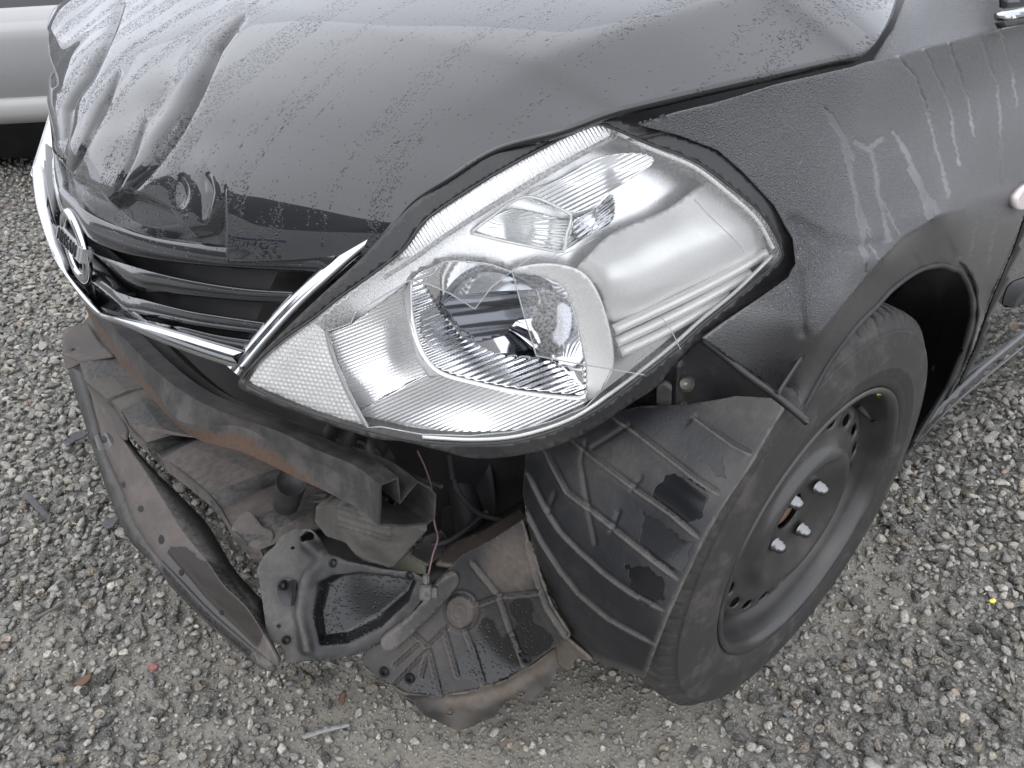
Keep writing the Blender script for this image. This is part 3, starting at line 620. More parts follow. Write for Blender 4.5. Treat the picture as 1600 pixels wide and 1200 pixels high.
# ------------------------------------------------------------------ headlight
LO = [(372, 600), (400, 562), (450, 510), (505, 458), (560, 408), (600, 365), (646, 318), (702, 281), (777, 235), (875, 206), (946, 184), (1000, 197), (1062, 212), (1122, 235), (1162, 270), (1209, 321), (1239, 373), (1243, 410), (1231, 433), (1175, 473), (1100, 527), (1062, 560), (1028, 602), (987, 630), (925, 671), (862, 699), (800, 713), (740, 716), (692, 705), (630, 690), (580, 684), (483, 652), (400, 618)]
LK = [(382, 597), (404, 564), (444, 529), (489, 498), (532, 464), (584, 427), (632, 388), (669, 341), (762, 279), (875, 217), (931, 194), (958, 201), (1017, 226), (1085, 252), (1137, 289), (1190, 335), (1219, 386), (1215, 408), (1156, 460), (1100, 505), (1062, 540), (1010, 582), (961, 620), (925, 645), (862, 674), (800, 690), (735, 694), (660, 690), (585, 675), (500, 650), (430, 622)]
HOLE = [(512, 517), (530, 512), (548, 505), (556, 488), (600, 461), (640, 438), (672, 445), (702, 458), (742, 483), (768, 449), (800, 424), (818, 490), (838, 556), (900, 568), (955, 577), (938, 612), (915, 636), (862, 658), (800, 675), (735, 681), (660, 679), (595, 667), (574, 668), (545, 610), (524, 560)]
RING = [(642, 437), (672, 418), (700, 408), (760, 412), (800, 424), (845, 430), (878, 445), (896, 480), (908, 530), (915, 575), (914, 612), (900, 617), (850, 612), (800, 606), (740, 594), (692, 579), (668, 560), (650, 520), (640, 478)]
headlight = sheet('headlight', LO, lens(.005), M['bezel'], car, sp=7, thick=.022, holes=[LK])
sheet('housing', [(400, 600), (470, 520), (600, 390), (760, 290), (900, 225), (960, 215), (1100, 270), (1200, 350), (1215, 400), (1080, 520), (970, 625), (860, 680), (740, 696), (600, 676), (470, 640)], lens(.135), M['dark'], headlight, sp=16, thick=.02)
sheet('reflector', [tuple(np.array(p)*.998+np.array((800, 450))*.002) for p in LK], lens(.056), M['silver'], headlight, sp=8, thick=.002, holes=[RING])
tri = lambda t: 1-2*np.abs((t % 1.)-.5)*2*.5*2 if False else np.abs((t % 1.)-.5)*2
def lines(ang, pitch): c, s = math.cos(math.radians(ang)), math.sin(math.radians(ang)); return lambda x, y: tri((-s*x+c*y)/pitch)
def ribs(ang, pitch, amp): f = lines(ang, pitch); return lambda x, y: amp*f(x, y)
def L3(ins, P): S = lens(ins); return [S(np.array(float(x)), np.array(float(y))) for x, y in P]
sheet('marker_strip', [(622, 404), (669, 342), (762, 280), (875, 218), (931, 195), (952, 199), (954, 212), (880, 252), (837, 276), (740, 336), (648, 400)], lens(.012), M['silver'], headlight, sp=1.9, thick=.001, curve=False, disp=ribs(58, 5.6, .0014))
tube('lamp_seal', pts(lens(.010), [(600, 434), (650, 402), (700, 366), (800, 304), (900, 246), (955, 217)]), .0022, M['grey'], headlight)
tube('lens_rim', pts(lens(.0005), LK+[LK[0]]), .0013, M['bezel'], headlight)
sheet('side_marker', [(388, 596), (408, 566), (446, 534), (490, 503), (510, 518), (526, 570), (552, 628), (570, 664), (500, 645), (440, 620)], lens(.013), M['satin'], headlight, sp=2.0, thick=.001, curve=False,
      disp=lambda x, y: .0011*(lines(8, 6.5)(x, y)+lines(68, 6.5)(x, y)))
tc = tps(L3(.030, [(518, 520), (560, 640), (634, 444), (676, 580), (590, 625), (655, 545)])+L3(.050, [(585, 530), (610, 560), (600, 510)]), 1e-4)
sheet('turn_reflector', [(514, 520), (548, 507), (600, 470), (634, 444), (642, 500), (656, 550), (678, 578), (640, 598), (590, 625), (562, 642), (540, 598), (524, 555)], tc, M['silver'], headlight, sp=1.9, thick=.001, curve=False, disp=ribs(-21, 5.2, .0013))
lb = tps(L3(.026, [(574, 668), (562, 640), (735, 684), (862, 662), (925, 636)])+L3(.030, [(640, 600), (676, 580), (800, 612), (905, 622)])+L3(.042, [(740, 640), (680, 630)]), 1e-4)
sheet('lower_reflector', [(574, 667), (562, 642), (640, 599), (678, 579), (700, 588), (800, 614), (905, 623), (925, 636), (862, 664), (800, 680), (735, 686), (660, 683), (600, 674)], lb, M['silver'], headlight, sp=2.1, thick=.001, curve=False, disp=ribs(-24, 5.6, .0012))
sheet('lamp_divider', [(628, 455), (641, 440), (642, 500), (660, 562), (690, 586), (670, 590), (650, 560), (636, 505)], lens(.024), M['grey'], headlight, sp=4, thick=.004, curve=False)
tube('chamber_edge', pts(lens(.012), [(510, 516), (517, 545), (531, 585), (550, 625), (574, 668)]), .0024, M['grey'], headlight)
tube('lens_flange', pts(lens(.008), [(1206, 400), (1150, 455), (1095, 500), (1056, 535), (1004, 577), (955, 614), (905, 648), (858, 668), (800, 683), (735, 687), (660, 683)]), .0019, M['satin'], headlight, 10)
tube('lens_seam', pts(lens(.006), [(965, 208), (1017, 233), (1082, 260), (1132, 297), (1182, 343), (1208, 388)]), .0018, M['satin'], headlight)
tube('bowl_frame', pts(lens(.026), [(642, 438), (640, 478), (648, 520), (664, 558), (690, 583), (740, 598), (800, 611), (860, 619), (908, 622), (916, 612)]), .003, M['satin'], headlight, flat=.6)
INNER = [(660, 440), (690, 490), (722, 527), (770, 553), (860, 563), (912, 606), (925, 400), (700, 400)]
bw = tps(L3(.034, RING)+L3(.058, [(690, 510), (722, 545), (790, 572), (860, 580)])+L3(.105, [(770, 490), (800, 480), (800, 520)])+L3(.088, [(740, 500), (850, 500), (830, 548)])+L3(.062, [(760, 440), (880, 540)]), 1e-4)
fl = lines(-21, 8.5)
def bowl_disp(x, y):
    k = ~pip(x, y, INNER); rd, _, _ = pdist(x, y, INNER+[INNER[0]]); w = sstep(0, 4, np.where(k, rd, -rd)+2)
    f2 = lines(-58, 34)(x, y)
    return .0022*fl(x, y)*w + 0*f2
bowl = sheet('bowl', RING, bw, M['mirror'], headlight, sp=2.1, thick=.001, disp=bowl_disp)
if False: c0 = bw(np.array([775.]), np.array([505.]))[0]; ax = (LC-c0); ax = -ax/np.linalg.norm(ax)
if False: tube('reflection_band', [c0, c0+ax*.030, c0+ax*.036], [.017, .016, .010], M['mirror'], headlight, 24, curve=False)
sheet('reflection_band', [(690, 473), (702, 463), (770, 456), (837, 452), (843, 472), (845, 494), (806, 500), (792, 524), (745, 536), (722, 516), (702, 496)], tps(L3(.058, [(690, 473), (722, 516), (745, 536), (845, 494), (837, 452)])+L3(.048, [(770, 480)]), 1e-4), M['darkchrome'], headlight, sp=4, thick=.006, curve=False, disp=lambda x, y: .002*np.sin((y+.12*x)/5.5))  # dark band put in to imitate a reflection across the bowl
uc = tps(L3(.018, [(822, 305), (940, 243), (1022, 250), (888, 332), (950, 300)])+L3(.03, [(900, 290), (960, 265)]), 1e-4)
sheet('upper_reflector', [(822, 306), (880, 275), (940, 244), (1000, 239), (1022, 252), (985, 280), (950, 301), (925, 325), (888, 331)], uc, M['silver'], headlight, sp=2.1, thick=.001, disp=ribs(-27, 6.6, .0014))
fc = tps(L3(.022, [(735, 362), (805, 326), (895, 347), (880, 390), (790, 375)])+L3(.042, [(830, 352), (860, 365)]), 1e-4)
def fan(x, y): return .0018*tri(np.arctan2(y-355, x-728)*16)*sstep(750, 800, x)
sheet('park_reflector', [(735, 362), (765, 341), (805, 326), (870, 340), (895, 347), (880, 391), (850, 388), (790, 375)], fc, M['silver'], headlight, sp=2.2, thick=.001, disp=fan)
wc_ = tps(L3(.020, [(885, 345), (958, 300), (960, 345), (878, 390)])+L3(.045, [(930, 345)]), 1e-4)
sheet('wedge_reflector', [(892, 346), (930, 326), (955, 303), (962, 325), (955, 348), (922, 366), (880, 390)], wc_, M['mirror'], headlight, sp=2.1, thick=.001, disp=ribs(-36, 8, .0018))
tube('upper_frame', pts(lens(.016), [(735, 364), (790, 377), (850, 389), (880, 393), (884, 370), (892, 346), (888, 333), (822, 307), (765, 341), (735, 364)]), .0016, M['satin'], headlight)
tb = tps(L3(.032, [(905, 420), (960, 362), (1040, 326), (1110, 283), (1165, 318), (1214, 390), (1150, 440), (1060, 480), (955, 506), (930, 462)])+L3(.012, [(950, 440), (1060, 390), (1150, 355)]), 1e-4)
sheet('lamp_shroud', [(898, 425), (925, 392), (960, 362), (1040, 327), (1110, 284), (1160, 312), (1195, 345), (1213, 385), (1206, 402), (1150, 438), (1060, 478), (957, 506), (938, 462), (918, 440)], tb, M['satin'], headlight, sp=7, thick=.002)
for L in ([(958, 516), (1040, 478), (1120, 438), (1196, 396)], [(962, 535), (1040, 498), (1110, 462), (1172, 428)], [(968, 551), (1030, 522), (1090, 490), (1140, 462)]):
    tube('shroud_rib', pts(lens(.022), L), .0058, M['satin'], headlight, 12)
sb = tps(L3(.034, [(800, 424), (878, 445), (908, 530), (915, 590)])+L3(.02, [(905, 425), (935, 470), (957, 560)]), 1e-4)
sheet('shroud_collar', [(800, 422), (850, 412), (898, 420), (926, 444), (946, 490), (958, 545), (955, 585), (925, 628), (915, 615), (916, 575), (908, 530), (896, 482), (878, 447), (845, 432)], sb, M['satin'], headlight, sp=6, thick=.002)
def mist(px, py):
    g = lambda x, y, sx, sy, a: a*np.exp(-((px-x)/sx)**2-((py-y)/sy)**2)
    e, _, _ = pdist(px, py, [(600, 425), (700, 365), (800, 303), (945, 212)]); e2, _, _ = pdist(px, py, [(430, 575), (520, 490), (620, 420)])
    k = g(720, 412, 75, 28, .9)+g(860, 500, 55, 75, .85)+g(590, 455, 70, 40, .8)+g(520, 600, 40, 60, .35)+.9*np.exp(-(e/13)**2)+.7*np.exp(-(e2/22)**2)+g(460, 590, 50, 40, .15)
    e3, _, _ = pdist(px, py, [(960, 210), (1085, 262), (1190, 345), (1212, 400)]); k += .55*np.exp(-(e3/14)**2)+g(1010, 560, 60, 40, .35)
    return np.clip(k, 0, 1)
LL = [tuple((np.array(p)-(800, 440))*1.008+(800, 440)) for p in LK]
sheet('lens', LL, lens(0), M['lens'], headlight, sp=6, thick=0, holes=[HOLE], curve=False, masks={'mist': mist})
tube('broken_edge', pts(lens(.0), HOLE+[HOLE[0]]), .0007, M['edge'], headlight, 6, curve=False)
for L in ([(862, 405), (905, 386), (930, 372)], [(1085, 312), (1112, 340), (1150, 376), (1163, 392)], [(1030, 492), (1045, 510), (1063, 545)], [(955, 577), (985, 582), (1008, 586)], [(800, 424), (835, 400), (862, 402), (878, 380)]):
    tube('lens_crack', pts(lens(-.0003), L), .0005, M['grey'], headlight, 5)
for L in (): tube('moulding_scratch', pts(lens(.0035), [(p[0], p[1]) for p in L]), .0007, M['grey'], headlight, 5)
# ------------------------------------------------------------------ grille and badge
xg = lambda y, z: .580-.15*y*y-(.10+.75*np.minimum(np.sqrt(y*y+.002)/.4, 1))*(z-.61)
def GS(off=0.): return imp(lambda x, y, z: x-xg(y, z)-off, .3, 2.4)
def sym(P):
    P = np.asarray(P); P = P[P[:, 1] > 0]; P = P[np.argsort(P[:, 1])]; return np.vstack([P[::-1]*np.array([1, -1, 1]), P])
def gl(L, off=0., dz=0.): return sym(pts(GS(off), L)+np.array([0, 0, dz]))
grille = ribbon('grille', [gl([(130, 430), (222, 440), (330, 455), (462, 462)], -.06, .05)]+[gl([(125, 468), (225, 503), (281, 519), (340, 535), (380, 545)], -.05)], M['dark'], car, 40, curve=False)
TOPB = [(128, 360), (147, 376), (197, 394), (260, 405), (330, 412), (420, 418), (515, 421)]
TOPA = [(128, 330), (167, 352), (230, 374), (300, 387), (400, 394), (525, 397)]
ribbon('grille_surround', [gl(TOPA, -.035, .012), gl(TOPA, .004, .006), gl(TOPA, .009), gl(TOPB, .009), gl(TOPB, .006, -.003), gl(TOPB, -.03, -.002)], M['gloss'], grille, 60)
def gbar(top, bot, p=.0):
    return ribbon('grille_bar', [gl(top, -.03, .004), gl(top, p-.003, .002), gl(top, p), gl(bot, p-.010), gl(bot, p-.014, -.002), gl(bot, -.04)], M['gloss'], grille, 60)
gbar([(140, 391), (160, 402), (200, 415), (260, 432), (330, 446), (400, 455), (470, 459)], [(138, 424), (200, 442), (260, 456), (330, 464), (400, 470), (455, 472)], .006)
gbar([(136, 436), (180, 455), (222, 469), (290, 487), (350, 497), (425, 508)], [(140, 462), (180, 478), (222, 491), (290, 505), (350, 514), (410, 521)], .006)
gbar([(150, 478), (225, 499), (281, 512), (340, 526), (392, 534)], [(152, 486), (225, 506), (281, 521), (340, 537), (387, 547)], .0)
CU_ = [(158, 486), (168, 490), (225, 502), (281, 517), (340, 533), (388, 547)]
CL_ = [(152, 494), (187, 506), (250, 534), (312, 557), (382, 580)]
trim = ribbon('chrome_trim', [gl(CU_, -.01), gl(CU_, .008), gl([((a[0]+b[0])/2, (a[1]+b[1])/2) for a, b in zip(CU_, CL_+[CL_[-1]])][:-1], .016), gl(CL_, .010), gl(CL_, -.02)], M['chrome'], car, 70)
VO = [(376, 590), (384, 578), (420, 535), (470, 482), (520, 436), (552, 407), (592, 374)]; VI = [(350, 568), (372, 553), (399, 521), (445, 469), (495, 423), (529, 396), (568, 365)]
for sgn in (1, -1):
    k = np.array([1, sgn, 1]); VM = [((a[0]+b[0])/2, (a[1]+b[1])/2) for a, b in zip(VO, VI)]
    ribbon('chrome_side_bar', [pts(GS(-.012), VI)*k, pts(GS(.006), VI)*k, pts(GS(.013), VM)*k, pts(GS(.006), VO)*k, pts(GS(-.02), VO)*k], M['chrome'], trim, 40)
bc = np.array([xg(0, .638)-.003, 0, .640]); tilt = math.atan(.2); tilt2 = .5
bu = np.array([-math.sin(tilt), 0, math.cos(tilt)]); bn = np.array([math.cos(tilt), 0, math.sin(tilt)]); by = np.array([0, 1., 0])
def badge_ring():
    V, F = [], []; n, k = 64, 10
    for i in range(n):
        a = 2*math.pi*i/n; c, s = math.cos(a), math.sin(a)
        for j in range(k):
            b = 2*math.pi*j/k; rr = .044+.0085*math.cos(b); V.append(bc+by*rr*1.08*c+bu*rr*s+bn*(.012+.006*math.sin(b)))
    for i in range(n): F += [(i*k+j, ((i+1) % n)*k+j, ((i+1) % n)*k+(j+1) % k, i*k+(j+1) % k) for j in range(k)]
    return mesh('badge', V, F, M['chrome'], car)
badge = badge_ring(); me = badge.data
bn0, bu0 = bn, bu; bu = np.array([-math.sin(tilt2), 0, math.cos(tilt2)]); bn = np.array([math.cos(tilt2), 0, math.sin(tilt2)])
R3 = Matrix(((bn[0], by[0], bu[0]), (bn[1], by[1], bu[1]), (bn[2], by[2], bu[2]))).to_4x4()
box('badge_bar', bc+bn*.014, (.018, .112, .024), M['badge'], badge, R3, .18)
fc_ = bpy.data.curves.new('badge_lettering', 'FONT'); fc_.body = 'NISSAN'; fc_.size = .0235; fc_.align_x = 'CENTER'; fc_.align_y = 'CENTER'; fc_.extrude = .0012; fc_.offset = .0001; fc_.space_character = 1.16
tmp = bpy.data.objects.new('tmp', fc_); COL.objects.link(tmp); dg = bpy.context.evaluated_depsgraph_get(); me = bpy.data.meshes.new_from_object(tmp.evaluated_get(dg)); bpy.data.objects.remove(tmp)
me.name = 'badge_lettering'; me.materials.clear(); me.materials.append(M['black']); o = link(bpy.data.objects.new('badge_lettering', me), badge)
mm = Matrix.Identity(4); ctr = bc+bn*.0236
for i in range(3): mm[i][0], mm[i][1], mm[i][2], mm[i][3] = by[i], bu[i], bn[i], ctr[i]
o.matrix_world = mm
# ------------------------------------------------------------------ bumper beam and torn front
bt = [at(px, py, 'z', .5) for px, py in ((180, 510), (200, 534), (237, 572), (281, 609), (331, 637), (375, 653), (437, 675), (500, 705), (555, 728), (595, 758))]
bt = np.array(bt); bt[0, 1] = .0; bt[0, 0] = .578; path = np.vstack([(bt*np.array([1, -1, 1]))[:0:-1], bt]); path = cr(path, step=.012)
SEC = [at(px, py, 'y', .555) for px, py in ((592, 819), (594, 788), (595, 758), (608, 753), (622, 748), (624, 768), (626, 787), (640, 770), (655, 755), (672, 764), (683, 776), (682, 795), (681, 812), (670, 820), (630, 822))]
SEC = [(s[0]-SEC[2][0], s[2]-SEC[2][2]) for s in SEC]; SEC = SEC+[SEC[0]]
T_ = np.gradient(path, axis=0); T_ /= np.linalg.norm(T_, axis=1, keepdims=True); IN = np.cross(T_, [0, 0, 1.]); IN *= -np.sign(IN[:, :1]); IN /= np.linalg.norm(IN, axis=1, keepdims=True)
V, F = [], []; k = len(SEC); ru = []
for i, p in enumerate(path):
    y = p[1]; wv = .010*math.exp(-((y-.33)/.05)**2)-.012*math.exp(-((y-.22)/.06)**2)+.006*math.exp(-((y-.46)/.03)**2)
    for j, (dx, dz) in enumerate(SEC):
        low = (j in (0, 1, k-1)); V.append(p-IN[i]*dx*1.0*(1 if True else 1)+np.array([0, 0, dz+(wv*.8 if low else 0)])+IN[i]*(wv if j == 1 else 0))
        ru.append((1.05 if j in (0, k-1) else .24 if j == 1 else .05)*(1. if y < .36 else max(.25, 1-(y-.36)*5)))
for i in range(len(path)-1): F += [(i*k+j, (i+1)*k+j, (i+1)*k+j+1, i*k+j+1) for j in range(k-1)]
beam = mesh('bumper_beam', V, F, M['beam'], car, False, {'rust': ru}, .003, 0)
if True:
    Vb = np.array(V).reshape(len(path), k, 3); print('beam end', np.round(project(Vb[-1])[:, :2]).tolist())
cpx = [(492, 690), (505, 664), (530, 668), (552, 676), (580, 682), (606, 690), (620, 735), (604, 742), (585, 725), (568, 716), (558, 738), (542, 716), (520, 702)]
sheet('crumpled_bracket', cpx, tps([(492, 690, .92), (552, 676, .95), (606, 690, .93), (620, 738, .93), (558, 736, .90), (520, 702, .90)]), M['beam'], car, sp=5, thick=.003, curve=False, smooth=False, disp=lambda x, y: .012*np.sin(x/9.)*np.cos(y/13.+x/21.))
# stepped undertray below the beam
TR = [((97, 553), (137, 500), .300), ((125, 564), (178, 556), .296), ((134, 594), (185, 590), .272), ((169, 623), (205, 612), .272), ((175, 625), (219, 612), .268), ((190, 642), (228, 625), .292),
      ((200, 664), (265, 675), .292), ((228, 692), (275, 678), .288), ((247, 709), (290, 688), .260), ((256, 717), (300, 695), .282), ((295, 746), (350, 712), .285), ((326, 772), (418, 740), .287), ((345, 796), (424, 762), .262), ((362, 826), (450, 790), .268), ((387, 851), (470, 812), .268), ((408, 858), (486, 832), .262)]
V, F = [], []
for i, (a, b, z) in enumerate(TR):
    P0, P1 = at(*a, 'z', z), at(*b, 'z', z); P1 = P0+(P1-P0)*1.7; V += [P0+np.array([0, 0, -.028]), P0, (P0+P1)/2+np.array([0, 0, .003]), P1]
for i in range(len(TR)-1): F += [(i*4+j, i*4+4+j, i*4+5+j, i*4+1+j) for j in range(3)]
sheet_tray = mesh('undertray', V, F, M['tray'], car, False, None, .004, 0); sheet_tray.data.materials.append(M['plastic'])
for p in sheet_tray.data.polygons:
    if p.index//3 in (1, 3, 5, 7, 8, 11, 13): p.material_index = 1  # step risers take the darker plastic, painting in their shade
sheet('tray_end', [(97, 553), (98, 518), (106, 511), (137, 504), (152, 530), (178, 557), (126, 566), (104, 578)], tps([(97, 553, 'z', .301), (106, 511, 'z', .318), (137, 504, 'z', .322), (178, 557, 'z', .304), (104, 578, 'z', .285)]), M['tray'], sheet_tray, sp=6, thick=.004, holes=[[(111, 547), (115, 543), (119, 546), (115, 550)]], curve=False)
sheet('tray_tab', [(128, 575), (147, 600), (170, 625), (190, 650), (200, 672), (196, 688), (180, 672), (160, 645), (140, 612)], tps([(128, 575, 'z', .27), (200, 672, 'z', .245), (160, 645, 'z', .25)]), M['tray'], sheet_tray, sp=6, thick=.003)
sheet('tray_flap', [(362, 826), (387, 798), (410, 822), (424, 828), (427, 842), (412, 856), (390, 853)], tps([(362, 826, 'z', .272), (410, 822, 'z', .277), (412, 856, 'z', .262)]), M['tray'], sheet_tray, sp=5, thick=.004)
tube('tray_post', [at(447, 786, 'z', .30), at(452, 768, 'z', .36), at(456, 752, 'z', .42)], .019, M['plastic'], sheet_tray, 16)
# lower valance, hanging
VR = [[(110, 575), (112, 594), (132, 655), (147, 702), (175, 782), (205, 844), (240, 878), (275, 922), (325, 972), (375, 1014), (410, 1043), (432, 1046)],
      [(122, 572), (134, 594), (147, 645), (163, 706), (188, 762), (208, 815), (240, 864), (281, 908), (330, 958), (382, 1003), (420, 1033), (434, 1038)],
      [(150, 590), (160, 620), (168, 650), (201, 700), (226, 735), (261, 790), (286, 831), (326, 880), (351, 916), (388, 952), (418, 1000), (436, 1034)],
      [(170, 600), (182, 628), (203, 690), (242, 738), (281, 776), (321, 818), (342, 852), (366, 892), (396, 926), (411, 945), (420, 992), (437, 1032)]]
VZ = [[.185, .18, .165, .155, .15, .15, .15, .15, .155, .16, .17, .185], [.215, .212, .20, .195, .195, .195, .195, .195, .195, .20, .205, .205], [.245, .24, .235, .23, .23, .23, .23, .23, .23, .235, .235, .225], [.235, .225, .21, .20, .20, .20, .20, .20, .205, .21, .215, .215]]
vl = [np.array([at(p[0], p[1], 'z', z) for p, z in zip(L, Z)]) for L, Z in zip(VR, VZ)]
VL2 = [vl[0], vl[0]*.4+vl[1]*.6+np.array([.004, 0, 0]), vl[1], vl[1]*.97+vl[2]*.03-np.array([0, 0, .004]), vl[1]*.5+vl[2]*.5+np.array([0, 0, -.004]), vl[2]*.98+vl[1]*.02, vl[2], vl[3]]
L_ = [cr(l, 90) for l in VL2]; q = project(np.vstack(L_)); wet = np.zeros(len(q))
for x, y, s in ((163, 690, 13), (283, 880, 24), (320, 925, 40), (370, 985, 36), (345, 950, 34)): wet = np.maximum(wet, .95*np.exp(-(((q[:, 0]-x)**2+(q[:, 1]-y)**2)/(2*s*s))**1.5))
dust = np.r_[[0]*180, [.4]*90, [.55]*270, [.12]*90, [.05]*90]
val = ribbon('lower_valance', L_, M['tray'], car, 90, thick=.004, curve=False, attrs={'wet': wet, 'dust': dust})
val.data.materials.append(M['plastic'])
for i, p in enumerate(val.data.polygons):
    if i//89 in (0, 1, 6): p.material_index = 1
from mathutils.bvhtree import BVHTree
VB = BVHTree.FromPolygons([v.co for v in val.data.vertices], [tuple(p.vertices) for p in val.data.polygons])
VT = tps([(163, 686, 'z', .223), (220, 795, 'z', .214), (283, 880, 'z', .215), (345, 957, 'z', .216)])
for x, y, rx, ry in ((163, 686, 5, 6), (193, 757, 3.5, 5), (220, 795, 5, 5.5), (252, 843, 5, 7.5), (283, 894, 4, 4.5), (346, 957, 3.6, 4)):
    th = np.linspace(0, 2*math.pi, 14, endpoint=False); P = []
    for a_ in th:
        d_ = Vector(rays(np.array(x+rx*math.cos(a_)), np.array(y+ry*math.sin(a_)))); hit = VB.ray_cast(Vector(CAM), d_)
        if hit[0] is not None: P.append(hit[0]-d_*.0035)
    if len(P) > 5: mesh('drain_hole', [tuple(p) for p in P], [tuple(range(len(P)))], M['black'], val, False)
# fog-lamp bracket
BS = tps([(430, 1032, 'z', .205), (405, 885, 'z', .262), (432, 848, 'z', .29), (470, 828, 'z', .305), (535, 870, 'z', .31), (600, 890, 'z', .29), (668, 905, 'z', .285), (600, 1000, 'z', .2), (500, 1030, 'z', .195), (660, 940, 'z', .255), (440, 980, 'z', .23)], 1e-4)
REC = [(498, 910), (520, 898), (560, 893), (605, 897), (652, 906), (640, 938), (595, 980), (545, 1004), (500, 1008), (490, 960)]
def bdisp(x, y):
    d, _, _ = pdist(x, y, REC+[REC[0]]); k = pip(x, y, REC); dd = np.where(k, d, -d)
    f, _, _ = pdist(x, y, [(482, 850), (505, 870), (478, 915), (470, 960), (478, 1010)])
    g_, _, _ = pdist(x, y, [(405, 895), (440, 900), (470, 885)])
    return -.020*sstep(-1, 9, dd)+.010*sstep(16, 2, f)+.004*np.exp(-(g_/8)**2)+.004*sstep(20, 6, np.abs(dd+9))
def bwet(x, y):
    d, _, _ = pdist(x, y, REC+[REC[0]]); k = np.clip(.5+np.where(pip(x, y, REC), d, -d)*.07, 0, 1); return np.maximum(k, .9*np.exp(-(((x-452)/22)**2+((y-925)/26)**2)**2))
BR = [(403, 888), (412, 868), (430, 852), (440, 836), (462, 826), (486, 826), (500, 842), (516, 866), (545, 876), (600, 888), (648, 893), (668, 905), (664, 930), (640, 963), (604, 998), (560, 1022), (500, 1032), (446, 1036), (440, 1010), (432, 1004), (418, 1000), (410, 940)]
bracket = sheet('fog_lamp_bracket', BR, BS, M['plastic'], car, sp=4, thick=.004, curve=False, disp=bdisp, holes=[[(468, 838), (478, 829), (490, 833), (492, 844), (480, 850), (470, 846)], [(453, 856), (457, 852), (461, 856), (457, 860)], [(431, 978), (436, 973), (441, 977), (436, 983)]],
                masks={'wet': bwet, 'beads': lambda x, y: pip(x, y, REC)*1., 'dust': lambda x, y: .65*sstep(475, 455, x)*(1-bwet(x, y))+.5*np.exp(-(pdist(x, y, [(486, 900), (474, 960), (482, 1015)])[0]/6)**2)+.4*np.exp(-(pdist(x, y, [(652, 912), (600, 984), (545, 1010)])[0]/5)**2)})
AS = tps([(600, 1012, 'z', .205), (650, 970, 'z', .235), (700, 915, 'z', .275), (690, 945, 'z', .25)])
sheet('bracket_arm', [(595, 1008), (602, 996), (640, 966), (668, 934), (692, 904), (712, 896), (716, 912), (690, 945), (650, 985), (610, 1018)], AS, M['plastic'], bracket, sp=5, thick=.012, masks={'dust': lambda x, y: sstep(630, 600, x)*1.0+.3})
# grooved absorber block, washer bottle, hanging wire
AB = tps([(498, 795, 'z', .372), (540, 806, 'z', .378), (592, 826, 'z', .385), (668, 832, 'z', .372), (606, 889, 'z', .285), (560, 874, 'z', .295), (510, 836, 'z', .325)])
absb = sheet('absorber_block', [(494, 792), (540, 790), (592, 812), (640, 820), (668, 828), (640, 858), (610, 891), (596, 884), (572, 880), (556, 868), (540, 848), (510, 838), (492, 815)], AB, M['block'], car, sp=3.2, thick=.03, curve=False,
             disp=lambda x, y: .0032*lines(17, 10)(x, y)*(y-.3*x < 662)*(x > 528)*(x < 612), masks={'dust': lambda x, y: .9*np.exp(-(pdist(x, y, [(540, 850), (572, 878), (606, 889)])[0]/7)**2)+.25})
WB = tps([(605, 890, 'z', .262), (640, 863, 'z', .285), (664, 885, 'z', .268), (664, 905, 'z', .25)])
sheet('washer_bottle', [(603, 892), (622, 876), (640, 862), (655, 866), (663, 878), (666, 904), (650, 899), (628, 892)], WB, M['cream'], car, sp=4, thick=.04, curve=False)
wp = [deep(*p) for p in ((652, 704, .93), (664, 730, .93), (674, 762, .93), (674, 790, .925), (680, 822, .93), (684, 842, .94), (676, 868, .945), (668, 905, .94))]
wire = tube('sensor_wire', wp, .0013, M['wire'], car, 8)
cn = deep(666, 925, .935); rot = Vector(UP).to_track_quat('Z', 'Y').to_matrix().to_4x4()
conn = box('connector', cn, (.015, .012, .019), M['plastic'], wire, rot, .12); box('connector_clip', cn+RT*.011, (.007, .010, .013), M['plastic'], wire, rot, .12); box('connector_boot', cn+UP*.016, (.008, .007, .014), M['plastic'], wire, rot, .3)
# lining in front of the wheel, with moulded ribs
LR_ = [[(890, 686), (950, 734), (994, 769), (1050, 806), (1092, 842)], [(850, 705), (887, 769), (925, 800), (962, 831), (1012, 869), (1058, 906)], [(824, 740), (853, 794), (875, 831), (903, 862), (941, 894), (987, 925), (1036, 954)],
       [(818, 790), (847, 850), (872, 894), (900, 928), (950, 966), (1025, 1010)], [(960, 655), (987, 672), (1034, 709), (1087, 750), (1124, 774)], [(1080, 650), (1106, 669), (1144, 697), (1172, 711)]]
LX = [[(915, 690), (908, 720), (930, 850)], [(965, 800), (955, 830)], [(985, 665), (925, 700)], [(1000, 745), (985, 765)], [(870, 770), (858, 800)]]
def ldisp(x, y):
    k = np.zeros(len(x))
    for L in LR_:
        d, t, s = pdist(x, y, L); fd = sstep(0, .06, t)*sstep(1., .93, t); k += fd*(.0017*np.exp(-(d/2.2)**2)-.0016*np.exp(-((d-4.5)/2.6)**2)*(s < 0)+.0010*np.exp(-((d-6)/12)**2)*(s > 0))
    for L in LX: k += -.002*np.exp(-(pdist(x, y, L)[0]/3)**2)
    return k+.003*np.sin(x/37.)*np.sin(y/45.)
